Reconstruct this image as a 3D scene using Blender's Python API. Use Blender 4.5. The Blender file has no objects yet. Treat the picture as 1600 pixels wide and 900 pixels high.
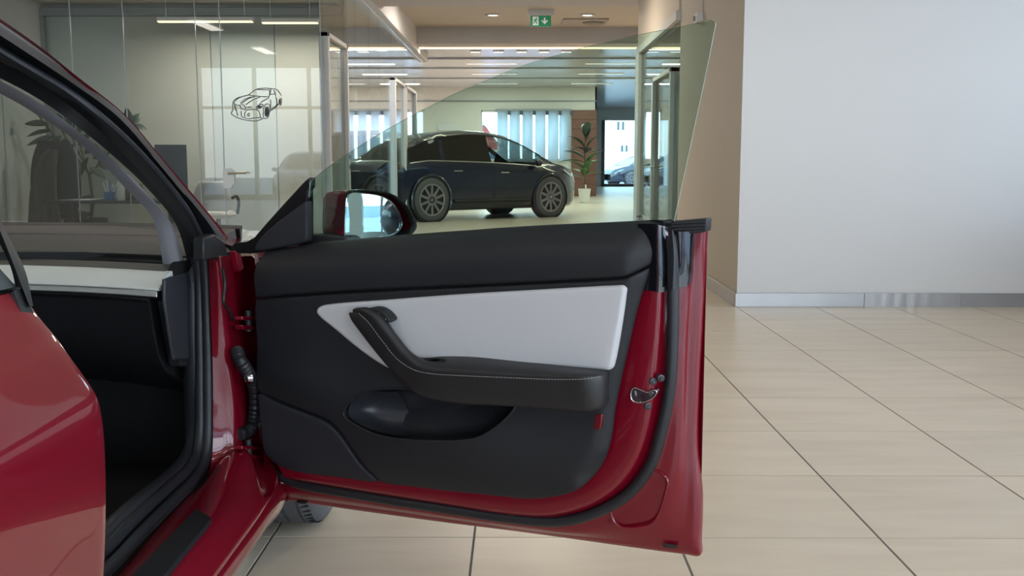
import bpy, bmesh, math, random
import numpy as np
from mathutils import Vector, Matrix, Euler
from mathutils.geometry import delaunay_2d_cdt
random.seed(7)
sc = bpy.context.scene
C = sc.collection
PI = math.pi
# ------------------------------------------------------------------ camera
CAMH = 1.10
PITCH = math.atan(199 / 1600.0)
YAW = math.atan(9 / 1612.0)
cam_d = bpy.data.cameras.new('camera'); cam = bpy.data.objects.new('camera', cam_d); C.objects.link(cam)
cam_d.sensor_width = 36.0; cam_d.lens = 36.0; cam_d.clip_start = 0.05; cam_d.clip_end = 400
cam.location = (0, 0, CAMH); cam.rotation_euler = (PI / 2 - PITCH, 0, YAW)
sc.camera = cam
# ------------------------------------------------------------------ world, exposure
SKY = 6.5
w = bpy.data.worlds.new('world'); sc.world = w; w.use_nodes = True
nt = w.node_tree; nt.nodes.clear()
wo = nt.nodes.new('ShaderNodeOutputWorld'); wb = nt.nodes.new('ShaderNodeBackground')
tc = nt.nodes.new('ShaderNodeTexCoord'); sx = nt.nodes.new('ShaderNodeSeparateXYZ'); rp = nt.nodes.new('ShaderNodeValToRGB')
nt.links.new(tc.outputs['Generated'], sx.inputs[0]); nt.links.new(sx.outputs['Z'], rp.inputs[0])
rp.color_ramp.elements[0].position = 0.0; rp.color_ramp.elements[0].color = (0.86, 0.93, 1.0, 1)
rp.color_ramp.elements[1].position = 0.6; rp.color_ramp.elements[1].color = (0.45, 0.66, 1.0, 1)
nt.links.new(rp.outputs[0], wb.inputs[0]); wb.inputs[1].default_value = SKY
nt.links.new(wb.outputs[0], wo.inputs[0])
vs = sc.view_settings; vs.view_transform = 'Standard'; vs.look = 'None'; vs.gamma = 1.0; vs.use_curve_mapping = False
vs.exposure = 0.32
cy = sc.cycles
cy.max_bounces = 10; cy.diffuse_bounces = 5; cy.glossy_bounces = 5; cy.transparent_max_bounces = 24; cy.transmission_bounces = 8
cy.sample_clamp_indirect = 6.0; cy.caustics_reflective = False; cy.caustics_refractive = False

def area_light(name, loc, size, rot, power, color=(1, 1, 1), parent=None, portal=False, spread=PI):
    d = bpy.data.lights.new(name, 'AREA'); d.shape = 'RECTANGLE'; d.size, d.size_y = size
    d.energy = power; d.color = color; d.spread = spread
    o = bpy.data.objects.new(name, d); C.objects.link(o); o.location = loc; o.rotation_euler = rot
    if portal: d.cycles.is_portal = True
    if parent:
        o.parent = parent; o.matrix_parent_inverse = Matrix.Translation(-parent.location)
    return o
# daylight openings: the glazed facade on the right and the one behind the camera guide the sky's light
area_light('window_daylight', (6.35, -0.2, 1.95), (15.6, 3.6), (0, PI / 2, 0), 1, portal=True)
area_light('window_daylight', (-1.2, -7.85, 1.95), (15, 3.6), (PI / 2, 0, 0), 1, portal=True)

# ------------------------------------------------------------------ pixel -> place helpers
RM = Euler(cam.rotation_euler).to_matrix()
CAMP = Vector((0, 0, CAMH))
def ray(px, py): return RM @ Vector(((px - 800) / 1600.0, -(py - 450) / 1600.0, -1.0))
def PA(px, py, ax, v):
    r = ray(px, py); return CAMP + r * ((v - CAMP[ax]) / r[ax])
def PX(px, py, X): return PA(px, py, 0, X)
def PY(px, py, Y): return PA(px, py, 1, Y)
def PZ(px, py, Z): return PA(px, py, 2, Z)
# the open door's own frame: u along the door from the hinge, n towards its inner side, z up
DANG = math.radians(65)
EU = Vector((math.sin(DANG), -math.cos(DANG), 0)); EN = Vector((-math.cos(DANG), -math.sin(DANG), 0))
DH = Vector((-0.600, 2.43, 0))
def D(px, py, n=0.0):
    r = ray(px, py); t = (n - (CAMP - DH).dot(EN)) / r.dot(EN); return CAMP + r * t
def UZ(p): q = p - DH; return (q.dot(EU), p.z)
def W(u, z, n): return DH + EU * u + EN * n + Vector((0, 0, z))

# ------------------------------------------------------------------ materials
MATS = {}
def mat(name, col, rough=0.5, metal=0.0, coat=0.0, spec=0.5, var=0.06, nscale=8.0, bump=0.0, bscale=60.0, emit=None, estr=0.0, coat_rough=0.03, stretch=None):
    if name in MATS: return MATS[name]
    m = bpy.data.materials.new(name); m.use_nodes = True; t = m.node_tree; N = t.nodes; L = t.links
    b = N['Principled BSDF']
    co = N.new('ShaderNodeTexCoord'); mp = N.new('ShaderNodeMapping'); L.new(co.outputs['Object'], mp.inputs[0])
    if stretch: mp.inputs['Scale'].default_value = stretch
    nz = N.new('ShaderNodeTexNoise'); nz.inputs['Scale'].default_value = nscale; nz.inputs['Detail'].default_value = 4
    L.new(mp.outputs[0], nz.inputs['Vector'])
    mx = N.new('ShaderNodeMix'); mx.data_type = 'RGBA'
    mx.inputs[6].default_value = (*[c * (1 - var) for c in col], 1); mx.inputs[7].default_value = (*[min(1, c * (1 + var)) for c in col], 1)
    L.new(nz.outputs['Fac'], mx.inputs[0]); L.new(mx.outputs[2], b.inputs['Base Color'])
    b.inputs['Roughness'].default_value = rough; b.inputs['Metallic'].default_value = metal
    b.inputs['Coat Weight'].default_value = coat; b.inputs['Coat Roughness'].default_value = coat_rough
    b.inputs['Specular IOR Level'].default_value = spec
    if bump:
        n2 = N.new('ShaderNodeTexNoise'); n2.inputs['Scale'].default_value = bscale; n2.inputs['Detail'].default_value = 3
        L.new(mp.outputs[0], n2.inputs['Vector'])
        bp = N.new('ShaderNodeBump'); bp.inputs['Strength'].default_value = bump; bp.inputs['Distance'].default_value = 0.002
        L.new(n2.outputs['Fac'], bp.inputs['Height']); L.new(bp.outputs[0], b.inputs['Normal'])
    if emit:
        b.inputs['Emission Color'].default_value = (*emit, 1); b.inputs['Emission Strength'].default_value = estr
    MATS[name] = m; return m
def glass(name, tint, ior=1.45, refl=1.0, gcol=(1, 1, 1)):
    if name in MATS: return MATS[name]
    m = bpy.data.materials.new(name); m.use_nodes = True; t = m.node_tree; N = t.nodes; L = t.links
    N.clear(); o = N.new('ShaderNodeOutputMaterial'); tr = N.new('ShaderNodeBsdfTransparent'); gl = N.new('ShaderNodeBsdfGlossy')
    nz = N.new('ShaderNodeTexNoise'); nz.inputs['Scale'].default_value = 0.6
    mx = N.new('ShaderNodeMix'); mx.data_type = 'RGBA'; mx.inputs[6].default_value = (*[c * .985 for c in tint], 1); mx.inputs[7].default_value = (*tint, 1)
    L.new(nz.outputs['Fac'], mx.inputs[0]); L.new(mx.outputs[2], tr.inputs[0])
    gl.inputs['Roughness'].default_value = 0.0; gl.inputs['Color'].default_value = (*gcol, 1)
    fr = N.new('ShaderNodeFresnel'); fr.inputs[0].default_value = ior
    ml = N.new('ShaderNodeMath'); ml.operation = 'MULTIPLY'; ml.inputs[1].default_value = refl; ml.use_clamp = True
    ms = N.new('ShaderNodeMixShader'); L.new(fr.outputs[0], ml.inputs[0]); L.new(ml.outputs[0], ms.inputs[0])
    L.new(tr.outputs[0], ms.inputs[1]); L.new(gl.outputs[0], ms.inputs[2]); L.new(ms.outputs[0], o.inputs[0])
    MATS[name] = m; return m

RED = mat('red_paint', (0.165, 0.0018, 0.0115), rough=0.38, metal=0.0, coat=1.0, spec=0.15, var=0.03, nscale=3)
BLK = mat('black_soft_trim', (0.013, 0.0135, 0.016), rough=0.55, spec=0.38, var=0.15, nscale=4, bump=0.12, bscale=900)
GRILLE = mat('speaker_fabric', (0.013, 0.014, 0.019), rough=0.7, var=0.3, nscale=700, bump=0.3, bscale=1100)
LEATHER = mat('black_leather', (0.016, 0.016, 0.017), rough=0.5, var=0.2, nscale=8, bump=0.2, bscale=700)
GLOSSBLK = mat('gloss_black', (0.006, 0.006, 0.008), rough=0.12, coat=1.0, var=0.1)
RUBBER = mat('seal_rubber', (0.012, 0.013, 0.016), rough=0.48, var=0.2, nscale=12, bump=0.1, bscale=200)
WHITEV = mat('white_vinyl', (0.54, 0.54, 0.555), rough=0.5, var=0.02, nscale=5, bump=0.05, bscale=500)
HEADL = mat('pillar_fabric', (0.33, 0.33, 0.37), rough=0.85, var=0.05, nscale=300, bump=0.15, bscale=800)
DASHB = mat('dash_brown_vinyl', (0.075, 0.066, 0.06), rough=0.6, var=0.1, nscale=10, bump=0.15, bscale=600)
CARPET = mat('carpet_black', (0.008, 0.008, 0.009), rough=0.95, var=0.4, nscale=200, bump=0.4, bscale=400)
ALU = mat('brushed_metal', (0.45, 0.46, 0.48), rough=0.35, metal=1.0, var=0.1, nscale=14, bump=0.25, bscale=6, stretch=(1, 1, 12))
SATIN = mat('satin_metal', (0.6, 0.6, 0.6), rough=0.3, metal=1.0, var=0.05)
CHROME = mat('dark_chrome', (0.5, 0.5, 0.52), rough=0.12, metal=1.0, var=0.05)
TYRE = mat('tyre_rubber', (0.085, 0.088, 0.095), rough=0.75, var=0.15, nscale=30, bump=0.15, bscale=120)
REDLENS = mat('red_lens', (0.12, 0.002, 0.006), rough=0.15, coat=1, var=0.1, nscale=90)
THREAD = mat('stitch_thread', (0.3, 0.3, 0.3), rough=0.8)
APIL = mat('pillar_applique', (0.16, 0.145, 0.14), rough=0.45, coat=0.2, var=0.08, nscale=6)
WALLW = mat('white_wall_paint', (0.66, 0.66, 0.66), rough=0.75, var=0.015, nscale=2, bump=0.04, bscale=150)
WALLB = mat('beige_wall_paint', (0.60, 0.53, 0.44), rough=0.7, var=0.02, nscale=2, bump=0.04, bscale=150)
CEILW = mat('ceiling_paint', (0.55, 0.53, 0.51), rough=0.7, var=0.02, nscale=3)
CEILG = mat('ceiling_gloss_panel', (0.50, 0.51, 0.54), rough=0.22, var=0.04, nscale=1)
GROUT = mat('floor_grout', (0.14, 0.125, 0.105), rough=0.9, var=0.1, nscale=40)
FRAMEW = mat('frame_white', (0.62, 0.61, 0.59), rough=0.45, var=0.03)
FRAMEG = mat('frame_grey', (0.25, 0.26, 0.27), rough=0.45, var=0.05)
FRAMED = mat('frame_dark', (0.05, 0.055, 0.065), rough=0.4, var=0.05)
SKIRT = mat('skirting_metal', (0.42, 0.42, 0.43), rough=0.38, metal=0.85, var=0.08, nscale=5, bump=0.6, bscale=4)
OFFW = mat('office_wall', (0.40, 0.40, 0.37), rough=0.8, var=0.02, nscale=1.5)
LEDW = mat('led_warm', (1, .85, .65), emit=(1.0, 0.74, 0.46), estr=1.5)
LEDC = mat('led_cool', (1, 1, 1), emit=(1.0, 0.95, 0.88), estr=3.0)
GREEN = mat('sign_green', (0.01, 0.22, 0.09), rough=0.3, emit=(0.01, 0.35, 0.13), estr=0.1)
SIGNW = mat('sign_white', (0.8, 0.8, 0.8), rough=0.4, emit=(0.9, 1, 0.95), estr=0.08)
WOOD = mat('walnut_panel', (0.13, 0.052, 0.032), rough=0.45, var=0.45, nscale=3, stretch=(1, 1, 9), bump=0.1)
BLIND = mat('blind_fabric', (0.66, 0.70, 0.73), rough=0.8, var=0.05, nscale=60)
_t = BLIND.node_tree; _tl = _t.nodes.new('ShaderNodeBsdfTranslucent'); _tl.inputs[0].default_value = (.80, .86, .90, 1); _mx = _t.nodes.new('ShaderNodeMixShader'); _mx.inputs[0].default_value = .8
_t.links.new(_t.nodes['Principled BSDF'].outputs[0], _mx.inputs[1]); _t.links.new(_tl.outputs[0], _mx.inputs[2]); _t.links.new(_mx.outputs[0], _t.nodes['Material Output'].inputs[0])
LEAF = mat('leaf_green', (0.045, 0.12, 0.025), rough=0.4, var=0.35, nscale=14)
LEAFD = mat('leaf_dark', (0.035, 0.055, 0.04), rough=0.45, var=0.35, nscale=14)
STEM = mat('stem_brown', (0.09, 0.07, 0.045), rough=0.8, var=0.2)
POTW = mat('pot_white', (0.65, 0.65, 0.63), rough=0.4, var=0.03)
NAVY = mat('navy_paint', (0.006, 0.012, 0.032), rough=0.25, coat=1.0, var=0.05)
PLAST = mat('plastic_black', (0.012, 0.012, 0.013), rough=0.5, var=0.1)
RIM = mat('rim_grey', (0.30, 0.29, 0.31), rough=0.35, metal=0.5, var=0.05)
PAPER = mat('paper_white', (0.75, 0.76, 0.8), rough=0.8, var=0.02)
BLUEP = mat('blue_plastic', (0.05, 0.16, 0.4), rough=0.4, var=0.2, nscale=20)
INK = mat('decal_ink', (0.045, 0.045, 0.07), rough=0.6, var=0.1)
GLS_OFF = glass('partition_glass', (0.93, 0.95, 0.93), refl=0.6)
GLS_DOOR = glass('side_window_glass', (0.765, 0.875, 0.835), refl=0.45)
GLS_EDGE = mat('glass_edge', (0.42, 0.55, 0.47), rough=0.15, coat=0.5, var=0.1)
GLS_WIND = glass('windshield_glass', (0.84, 0.90, 0.86), refl=0.4)
GLS_ROOF = glass('roof_glass', (0.42, 0.45, 0.46), refl=0.6)
GLS_DARK = glass('tinted_car_glass', (0.25, 0.32, 0.31), refl=0.9)
GLS_FAC = glass('facade_glass', (0.96, 0.98, 0.98), refl=0.5)
MIRROR = mat('mirror_silver', (0.80, 0.90, 0.95), rough=0.0, metal=1.0, var=0.01)

# ------------------------------------------------------------------ mesh helpers
def finish(o, label=None, cat=None, group=None, kind=None):
    if label: o['label'] = label
    if cat: o['category'] = cat
    if group: o['group'] = group
    if kind: o['kind'] = kind
    return o
def attach(o, parent):
    if parent is not None:
        o.parent = parent
        wl = parent.location if parent.parent is None else Vector((0, 0, 0))
        if parent.type == 'EMPTY': o.matrix_parent_inverse = Matrix.Translation(-parent.location)
    return o
def mesh(name, v, f, m, parent=None, smooth=True, ang=38, **kw):
    me = bpy.data.meshes.new(name); me.from_pydata([tuple(p) for p in v], [], f)
    me.validate()
    bm = bmesh.new(); bm.from_mesh(me); bmesh.ops.recalc_face_normals(bm, faces=bm.faces); bm.to_mesh(me); bm.free()
    for mm in (m if isinstance(m, (list, tuple)) else [m]): me.materials.append(mm)
    if smooth:
        me.polygons.foreach_set('use_smooth', [True] * len(me.polygons)); me.set_sharp_from_angle(angle=math.radians(ang))
    o = bpy.data.objects.new(name, me); C.objects.link(o)
    attach(o, parent); return finish(o, **kw)
def thing(name, loc, label, cat, group=None):
    o = bpy.data.objects.new(name, None); C.objects.link(o); o.location = loc; o.empty_display_size = 0.1
    return finish(o, label, cat, group)
class MB:
    def __init__(s): s.v = []; s.f = []
    def add(s, v, f):
        k = len(s.v); s.v += [tuple(p) for p in v]; s.f += [tuple(i + k for i in q) for q in f]; return s
    def box(s, x0, x1, y0, y1, z0, z1):
        return s.add([(x0, y0, z0), (x1, y0, z0), (x1, y1, z0), (x0, y1, z0), (x0, y0, z1), (x1, y0, z1), (x1, y1, z1), (x0, y1, z1)],
                     [(0, 3, 2, 1), (4, 5, 6, 7), (0, 1, 5, 4), (1, 2, 6, 5), (2, 3, 7, 6), (3, 0, 4, 7)])
    def prism(s, pts, vec):
        n = len(pts); vec = Vector(vec); a = [Vector(p) for p in pts]
        return s.add(a + [p + vec for p in a], [tuple(range(n)), tuple(range(2 * n - 1, n - 1, -1))] + [(i, (i + 1) % n, (i + 1) % n + n, i + n) for i in range(n)])
    def tube(s, pts, r, seg=8, cap=True):
        pts = [Vector(p) for p in pts]; n = len(pts); rr = r if isinstance(r, (list, tuple)) else [r] * n
        V = []; up = None
        for i, p in enumerate(pts):
            t = (pts[min(i + 1, n - 1)] - pts[max(i - 1, 0)]).normalized()
            if up is None:
                up = Vector((0, 0, 1)) if abs(t.z) < 0.9 else Vector((1, 0, 0))
            a = t.cross(up)
            if a.length < 1e-6: a = t.orthogonal()
            a.normalize(); b = a.cross(t).normalized(); up = b
            V += [p + (a * math.cos(2 * PI * k / seg) + b * math.sin(2 * PI * k / seg)) * rr[i] for k in range(seg)]
        Fc = [(i * seg + k, i * seg + (k + 1) % seg, (i + 1) * seg + (k + 1) % seg, (i + 1) * seg + k) for i in range(n - 1) for k in range(seg)]
        if cap: Fc += [tuple(range(seg)), tuple((n - 1) * seg + k for k in range(seg - 1, -1, -1))]
        return s.add(V, Fc)
    def lathe(s, prof, c, axis=(0, 0, 1), seg=24):
        ax = Vector(axis).normalized(); a = ax.orthogonal().normalized(); b = ax.cross(a); c = Vector(c); n = len(prof)
        V = [c + ax * h + (a * math.cos(2 * PI * k / seg) + b * math.sin(2 * PI * k / seg)) * r for r, h in prof for k in range(seg)]
        Fc = [(i * seg + k, i * seg + (k + 1) % seg, (i + 1) * seg + (k + 1) % seg, (i + 1) * seg + k) for i in range(n - 1) for k in range(seg)]
        return s.add(V, Fc)
    def ell(s, c, r, seg=10, rings=7):
        c = Vector(c); V = []; 
        for i in range(rings + 1):
            t = PI * i / rings
            for k in range(seg):
                V.append((c.x + r[0] * math.sin(t) * math.cos(2 * PI * k / seg), c.y + r[1] * math.sin(t) * math.sin(2 * PI * k / seg), c.z + r[2] * math.cos(t)))
        return s.add(V, [(i * seg + k, i * seg + (k + 1) % seg, (i + 1) * seg + (k + 1) % seg, (i + 1) * seg + k) for i in range(rings) for k in range(seg)])
    def build(s, name, m, parent=None, bevel=0, smooth=True, ang=38, **kw):
        o = mesh(name, s.v, s.f, m, parent, smooth, ang, **kw)
        if bevel:
            md = o.modifiers.new('bevel', 'BEVEL'); md.width = bevel; md.segments = 2; md.limit_method = 'ANGLE'; md.angle_limit = math.radians(40)
        return o
def boxo(name, b, m, parent=None, bevel=0.0, **kw): return MB().box(*b).build(name, m, parent, bevel, **kw)
def cr(pts, k=5, closed=False):
    P = [Vector(p) for p in pts]; n = len(P); out = []
    rng = range(n) if closed else range(n - 1)
    for i in rng:
        p1, p2 = P[i], P[(i + 1) % n]
        p0 = P[i - 1] if (closed or i > 0) else p1 * 2 - p2
        p3 = P[(i + 2) % n] if (closed or i < n - 2) else p2 * 2 - p1
        t0 = 0.0; d = lambda a, b: max((b - a).length, 1e-6) ** 0.5
        t1 = d(p0, p1); t2 = t1 + d(p1, p2); t3 = t2 + d(p2, p3)
        for j in range(k):
            t = t1 + (t2 - t1) * j / k
            A1 = p0 * ((t1 - t) / (t1 - t0)) + p1 * ((t - t0) / (t1 - t0)); A2 = p1 * ((t2 - t) / (t2 - t1)) + p2 * ((t - t1) / (t2 - t1)); A3 = p2 * ((t3 - t) / (t3 - t2)) + p3 * ((t - t2) / (t3 - t2))
            B1 = A1 * ((t2 - t) / (t2 - t0)) + A2 * ((t - t0) / (t2 - t0)); B2 = A2 * ((t3 - t) / (t3 - t1)) + A3 * ((t - t1) / (t3 - t1))
            out.append(B1 * ((t2 - t) / (t2 - t1)) + B2 * ((t - t1) / (t2 - t1)))
    if not closed: out.append(P[-1].copy())
    return out
def rails(name, R, m, parent=None, k=5, k2=3, ang=50, solid=0.0, closed_rails=False, **kw):
    """surface through rails (polylines of equal length); smooth along and across"""
    S = [cr(r, k) if k > 1 else [Vector(p) for p in r] for r in R]
    if k2 > 1:
        cols = [cr([s[i] for s in S], k2, closed_rails) for i in range(len(S[0]))]
        S = [[c[j] for c in cols] for j in range(len(cols[0]))]
    n = len(S[0]); V = [p for s in S for p in s]
    Fc = [(i * n + j, i * n + j + 1, (i + 1) * n + j + 1, (i + 1) * n + j) for i in range(len(S) - 1) for j in range(n - 1)]
    if closed_rails: Fc += [((len(S) - 1) * n + j, (len(S) - 1) * n + j + 1, j + 1, j) for j in range(n - 1)]
    o = mesh(name, V, Fc, m, parent, True, ang, **kw)
    if solid:
        md = o.modifiers.new('solid', 'SOLIDIFY'); md.thickness = solid; md.offset = 0
    return o
def inpoly(p, poly):
    x, y = p[:, 0], p[:, 1]; r = np.zeros(len(p), bool); n = len(poly)
    for i in range(n):
        x1, y1 = poly[i]; x2, y2 = poly[(i + 1) % n]
        c = ((y1 > y) != (y2 > y)) & (x < (x2 - x1) * (y - y1) / (y2 - y1 + 1e-12) + x1); r ^= c
    return r
def dist(p, poly, closed=True):
    d = np.full(len(p), 1e9); n = len(poly)
    for i in range(n if closed else n - 1):
        a = poly[i]; b = poly[(i + 1) % n]; ab = b - a; L = max(ab.dot(ab), 1e-12)
        t = np.clip(((p - a) @ ab) / L, 0, 1); q = p - (a + t[:, None] * ab); d = np.minimum(d, np.sqrt((q * q).sum(1)))
    return d
def sheet(name, px, n0, m, parent, er=0.02, ed=0.02, step=0.014, back=None, hf=None, hole=None, k=5, place=W, conv=None, smooth_line=True):
    """a panel with a traced outline, rolled edges and relief, in the door's frame"""
    conv = conv or (lambda a, b: UZ(D(a, b, n0)))
    def outl(q): return np.array([tuple(v)[:2] for v in (cr([(*conv(*a), 0) for a in q], k, True) if smooth_line else [Vector((*conv(*a), 0)) for a in q])])
    def even(poly, d):
        n = len(poly); out = []
        for i in range(n):
            a, b = poly[i], poly[(i + 1) % n]; L = np.linalg.norm(b - a); m_ = max(1, int(round(L / d)))
            out += [a + (b - a) * j / m_ for j in range(m_)]
        out = np.array(out); keep = [0]
        for i in range(1, len(out)):
            if np.linalg.norm(out[i] - out[keep[-1]]) > d * .45: keep.append(i)
        return out[keep]
    O = even(outl(px), .006); H = even(outl(hole), .006) if hole else None
    def inset(poly, d):
        nx = np.roll(poly, -1, 0) - np.roll(poly, 1, 0); nx /= np.linalg.norm(nx, axis=1)[:, None] + 1e-12
        ar = 0.5 * np.sum(poly[:, 0] * np.roll(poly[:, 1], -1) - np.roll(poly[:, 0], -1) * poly[:, 1])
        nn = np.stack([-nx[:, 1], nx[:, 0]], 1) * (1 if ar > 0 else -1); return poly + nn * d
    pts = []
    for fr in (0.06, 0.2, 0.4, 0.7, 1.0):
        q = inset(O, er * fr); ok = inpoly(q, O) & (dist(q, O) > er * fr * 0.9)
        pts.append(q[ok])
    lo, hi = O.min(0), O.max(0)
    gx, gy = np.meshgrid(np.arange(lo[0], hi[0], step), np.arange(lo[1], hi[1], step)); g = np.stack([gx.ravel(), gy.ravel()], 1)
    g = g[inpoly(g, O)]; g = g[dist(g, O) > er * 1.15]; pts.append(g)
    P = np.concatenate(pts)
    if H is not None:
        P = P[~inpoly(P, H)]; P = P[dist(P, H) > 0.013]
        q = inset(H, -0.008); P = np.concatenate([P, q[inpoly(q, O)]])
    base = [O] + ([H] if H is not None else [])
    allp = np.concatenate(base + [P]); ed_c = [(i, (i + 1) % len(O)) for i in range(len(O))]
    if H is not None: ed_c += [(len(O) + i, len(O) + (i + 1) % len(H)) for i in range(len(H))]
    r = delaunay_2d_cdt([Vector(p) for p in allp], ed_c, [], 0, 1e-6)
    vv = np.array([tuple(p) for p in r[0]]); tri = np.array(r[2]); cen = vv[tri].mean(1)
    ok = inpoly(cen, O)
    if H is not None: ok &= ~inpoly(cen, H)
    tri = tri[ok]; d = dist(vv, O); s = np.clip(d / er, 0, 1)
    n = n0 - ed * (1 - np.sqrt(np.clip(1 - (1 - s) ** 2, 0, 1)))
    if hf is not None: n = n + np.array([hf(u, z) for u, z in vv])
    V = [place(vv[i][0], vv[i][1], n[i]) for i in range(len(vv))]; Fc = [tuple(int(x) for x in t) for t in tri]
    if back is not None:
        dd = dist(O, vv) if False else None
        key = {}
        for i, p in enumerate(vv): key[(round(p[0], 5), round(p[1], 5))] = i
        loop = [key.get((round(p[0], 5), round(p[1], 5))) for p in O]
        if None not in loop:
            k0 = len(V); V += [place(p[0], p[1], back) for p in O]; nO = len(O)
            Fc += [(loop[i], loop[(i + 1) % nO], k0 + (i + 1) % nO, k0 + i) for i in range(nO)]
    o = mesh(name, V, Fc, m, parent, True, 60)
    o_h = None
    if H is not None:
        key = {(round(p[0], 5), round(p[1], 5)): i for i, p in enumerate(vv)}
        o_h = [(p[0], p[1], n[key[(round(p[0], 5), round(p[1], 5))]] if (round(p[0], 5), round(p[1], 5)) in key else n0) for p in H]
    return (o, o_h) if H is not None else o
def copy_tree(o, parent=None):
    c = o.copy(); C.objects.link(c)
    if parent is not None: c.parent = parent
    for ch in list(o.children): copy_tree(ch, c)
    return c
def ST(o): o['kind'] = 'structure'; return o

# ================================================================== THE ROOM
CX1 = 1.66          # plane of the side wall and the glass partition on the right of the passage
OX = -2.02          # plane of the office's side partition
WY = 7.70           # front of the white wall
GY = 10.7           # front glass of the office
# ---- floor: grout slab with separate tiles near, tiled material farther off
def tile_mat():
    m = bpy.data.materials.new('floor_tile'); m.use_nodes = True; t = m.node_tree; N = t.nodes; L = t.links; b = N['Principled BSDF']
    co = N.new('ShaderNodeTexCoord'); oi = N.new('ShaderNodeObjectInfo'); mp = N.new('ShaderNodeMapping'); mp.inputs['Scale'].default_value = (1.0, 5, 5)
    L.new(co.outputs['Object'], mp.inputs[0]); L.new(oi.outputs['Location'], mp.inputs['Location'])
    nz = N.new('ShaderNodeTexNoise'); nz.inputs['Scale'].default_value = 1.4; nz.inputs['Detail'].default_value = 6; nz.inputs['Distortion'].default_value = 0.8
    L.new(mp.outputs[0], nz.inputs['Vector'])
    r = N.new('ShaderNodeValToRGB'); r.color_ramp.elements[0].position = 0.25; r.color_ramp.elements[0].color = (0.62, 0.515, 0.375, 1)
    r.color_ramp.elements[1].position = 0.7; r.color_ramp.elements[1].color = (0.72, 0.61, 0.46, 1)
    L.new(nz.outputs['Fac'], r.inputs[0])
    mx = N.new('ShaderNodeMix'); mx.data_type = 'RGBA'; mx.blend_type = 'MULTIPLY'; mx.inputs[0].default_value = 0.07
    cb = N.new('ShaderNodeCombineColor'); [L.new(oi.outputs['Random'], cb.inputs[i]) for i in range(3)]
    L.new(r.outputs[0], mx.inputs[6]); L.new(cb.outputs[0], mx.inputs[7]); L.new(mx.outputs[2], b.inputs['Base Color'])
    b.inputs['Roughness'].default_value = 0.32; b.inputs['Specular IOR Level'].default_value = 0.4
    return m
def far_tile_mat():
    m = bpy.data.materials.new('floor_tile_far'); m.use_nodes = True; t = m.node_tree; N = t.nodes; L = t.links; b = N['Principled BSDF']
    co = N.new('ShaderNodeTexCoord'); mp = N.new('ShaderNodeMapping'); mp.inputs['Scale'].default_value = (1 / .5955, 1 / .6, 1); mp.inputs['Location'].default_value = (-1.063 / .5955, -2.9 / .6, 0)
    L.new(co.outputs['Object'], mp.inputs[0])
    br = N.new('ShaderNodeTexBrick'); br.offset = 0.0; br.inputs['Scale'].default_value = 1.0; br.inputs['Mortar Size'].default_value = 0.006
    br.inputs['Brick Width'].default_value = 1.0; br.inputs['Row Height'].default_value = 1.0
    br.inputs['Color1'].default_value = (0.52, 0.45, 0.35, 1); br.inputs['Color2'].default_value = (0.55, 0.48, 0.38, 1); br.inputs['Mortar'].default_value = (0.22, 0.2, 0.17, 1)
    L.new(mp.outputs[0], br.inputs['Vector']); L.new(br.outputs[0], b.inputs['Base Color']); b.inputs['Roughness'].default_value = 0.3
    return m
TILE = tile_mat(); TFAR = far_tile_mat()
TX = [1.063 + .5955 * i for i in range(-4, 8)]; TY = [2.90 + .6 * j for j in range(-3, 14)]
fx0, fx1, fy0, fy1 = TX[0], TX[-1], TY[0], TY[-1]
mb = MB()
for (a, b_, c, d) in ((-9, 6.5, -8, fy0), (-9, fx0, fy0, fy1), (fx1, 6.5, fy0, fy1), (-9, 6.5, fy1, 32.2), (2.3, 6.5, 32.2, 44.2)):
    mb.add([(a, c, 0), (b_, c, 0), (b_, d, 0), (a, d, 0)], [(0, 1, 2, 3)])
nf = len(mb.f); mb.box(-9, 6.5, -8, 32.2, -0.2, -0.0012)
floor = ST(mb.build('floor', [TFAR, GROUT], smooth=False))
for p in floor.data.polygons: p.material_index = 0 if p.index < nf else 1
tmesh = {}
def tile_mesh(wx, wy):
    k = (round(wx, 4), round(wy, 4))
    if k not in tmesh:
        q = MB(); e = 0.0005; h = 0.0
        q.add([(0, 0, -.0012), (wx, 0, -.0012), (wx, wy, -.0012), (0, wy, -.0012), (0, 0, -e), (wx, 0, -e), (wx, wy, -e), (0, wy, -e), (e, e, h), (wx - e, e, h), (wx - e, wy - e, h), (e, wy - e, h)],
              [(0, 1, 5, 4), (1, 2, 6, 5), (2, 3, 7, 6), (3, 0, 4, 7), (4, 5, 9, 8), (5, 6, 10, 9), (6, 7, 11, 10), (7, 4, 8, 11), (8, 9, 10, 11)])
        me = bpy.data.meshes.new('tile'); me.from_pydata(q.v, [], q.f); me.materials.append(TILE); tmesh[k] = me
    return tmesh[k]
for i in range(len(TX) - 1):
    for j in range(len(TY) - 1):
        if TX[i + 1] > CX1 + .1 and TY[j] > WY: continue
        ja = 0.0038 if j % 2 == 0 else 0.0026; g = 0.0034
        o = bpy.data.objects.new('tile', tile_mesh(.5955 - 2 * g, .6 - ja - .002)); C.objects.link(o); o.location = (TX[i] + g, TY[j] + ja, 0); o.parent = floor
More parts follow.
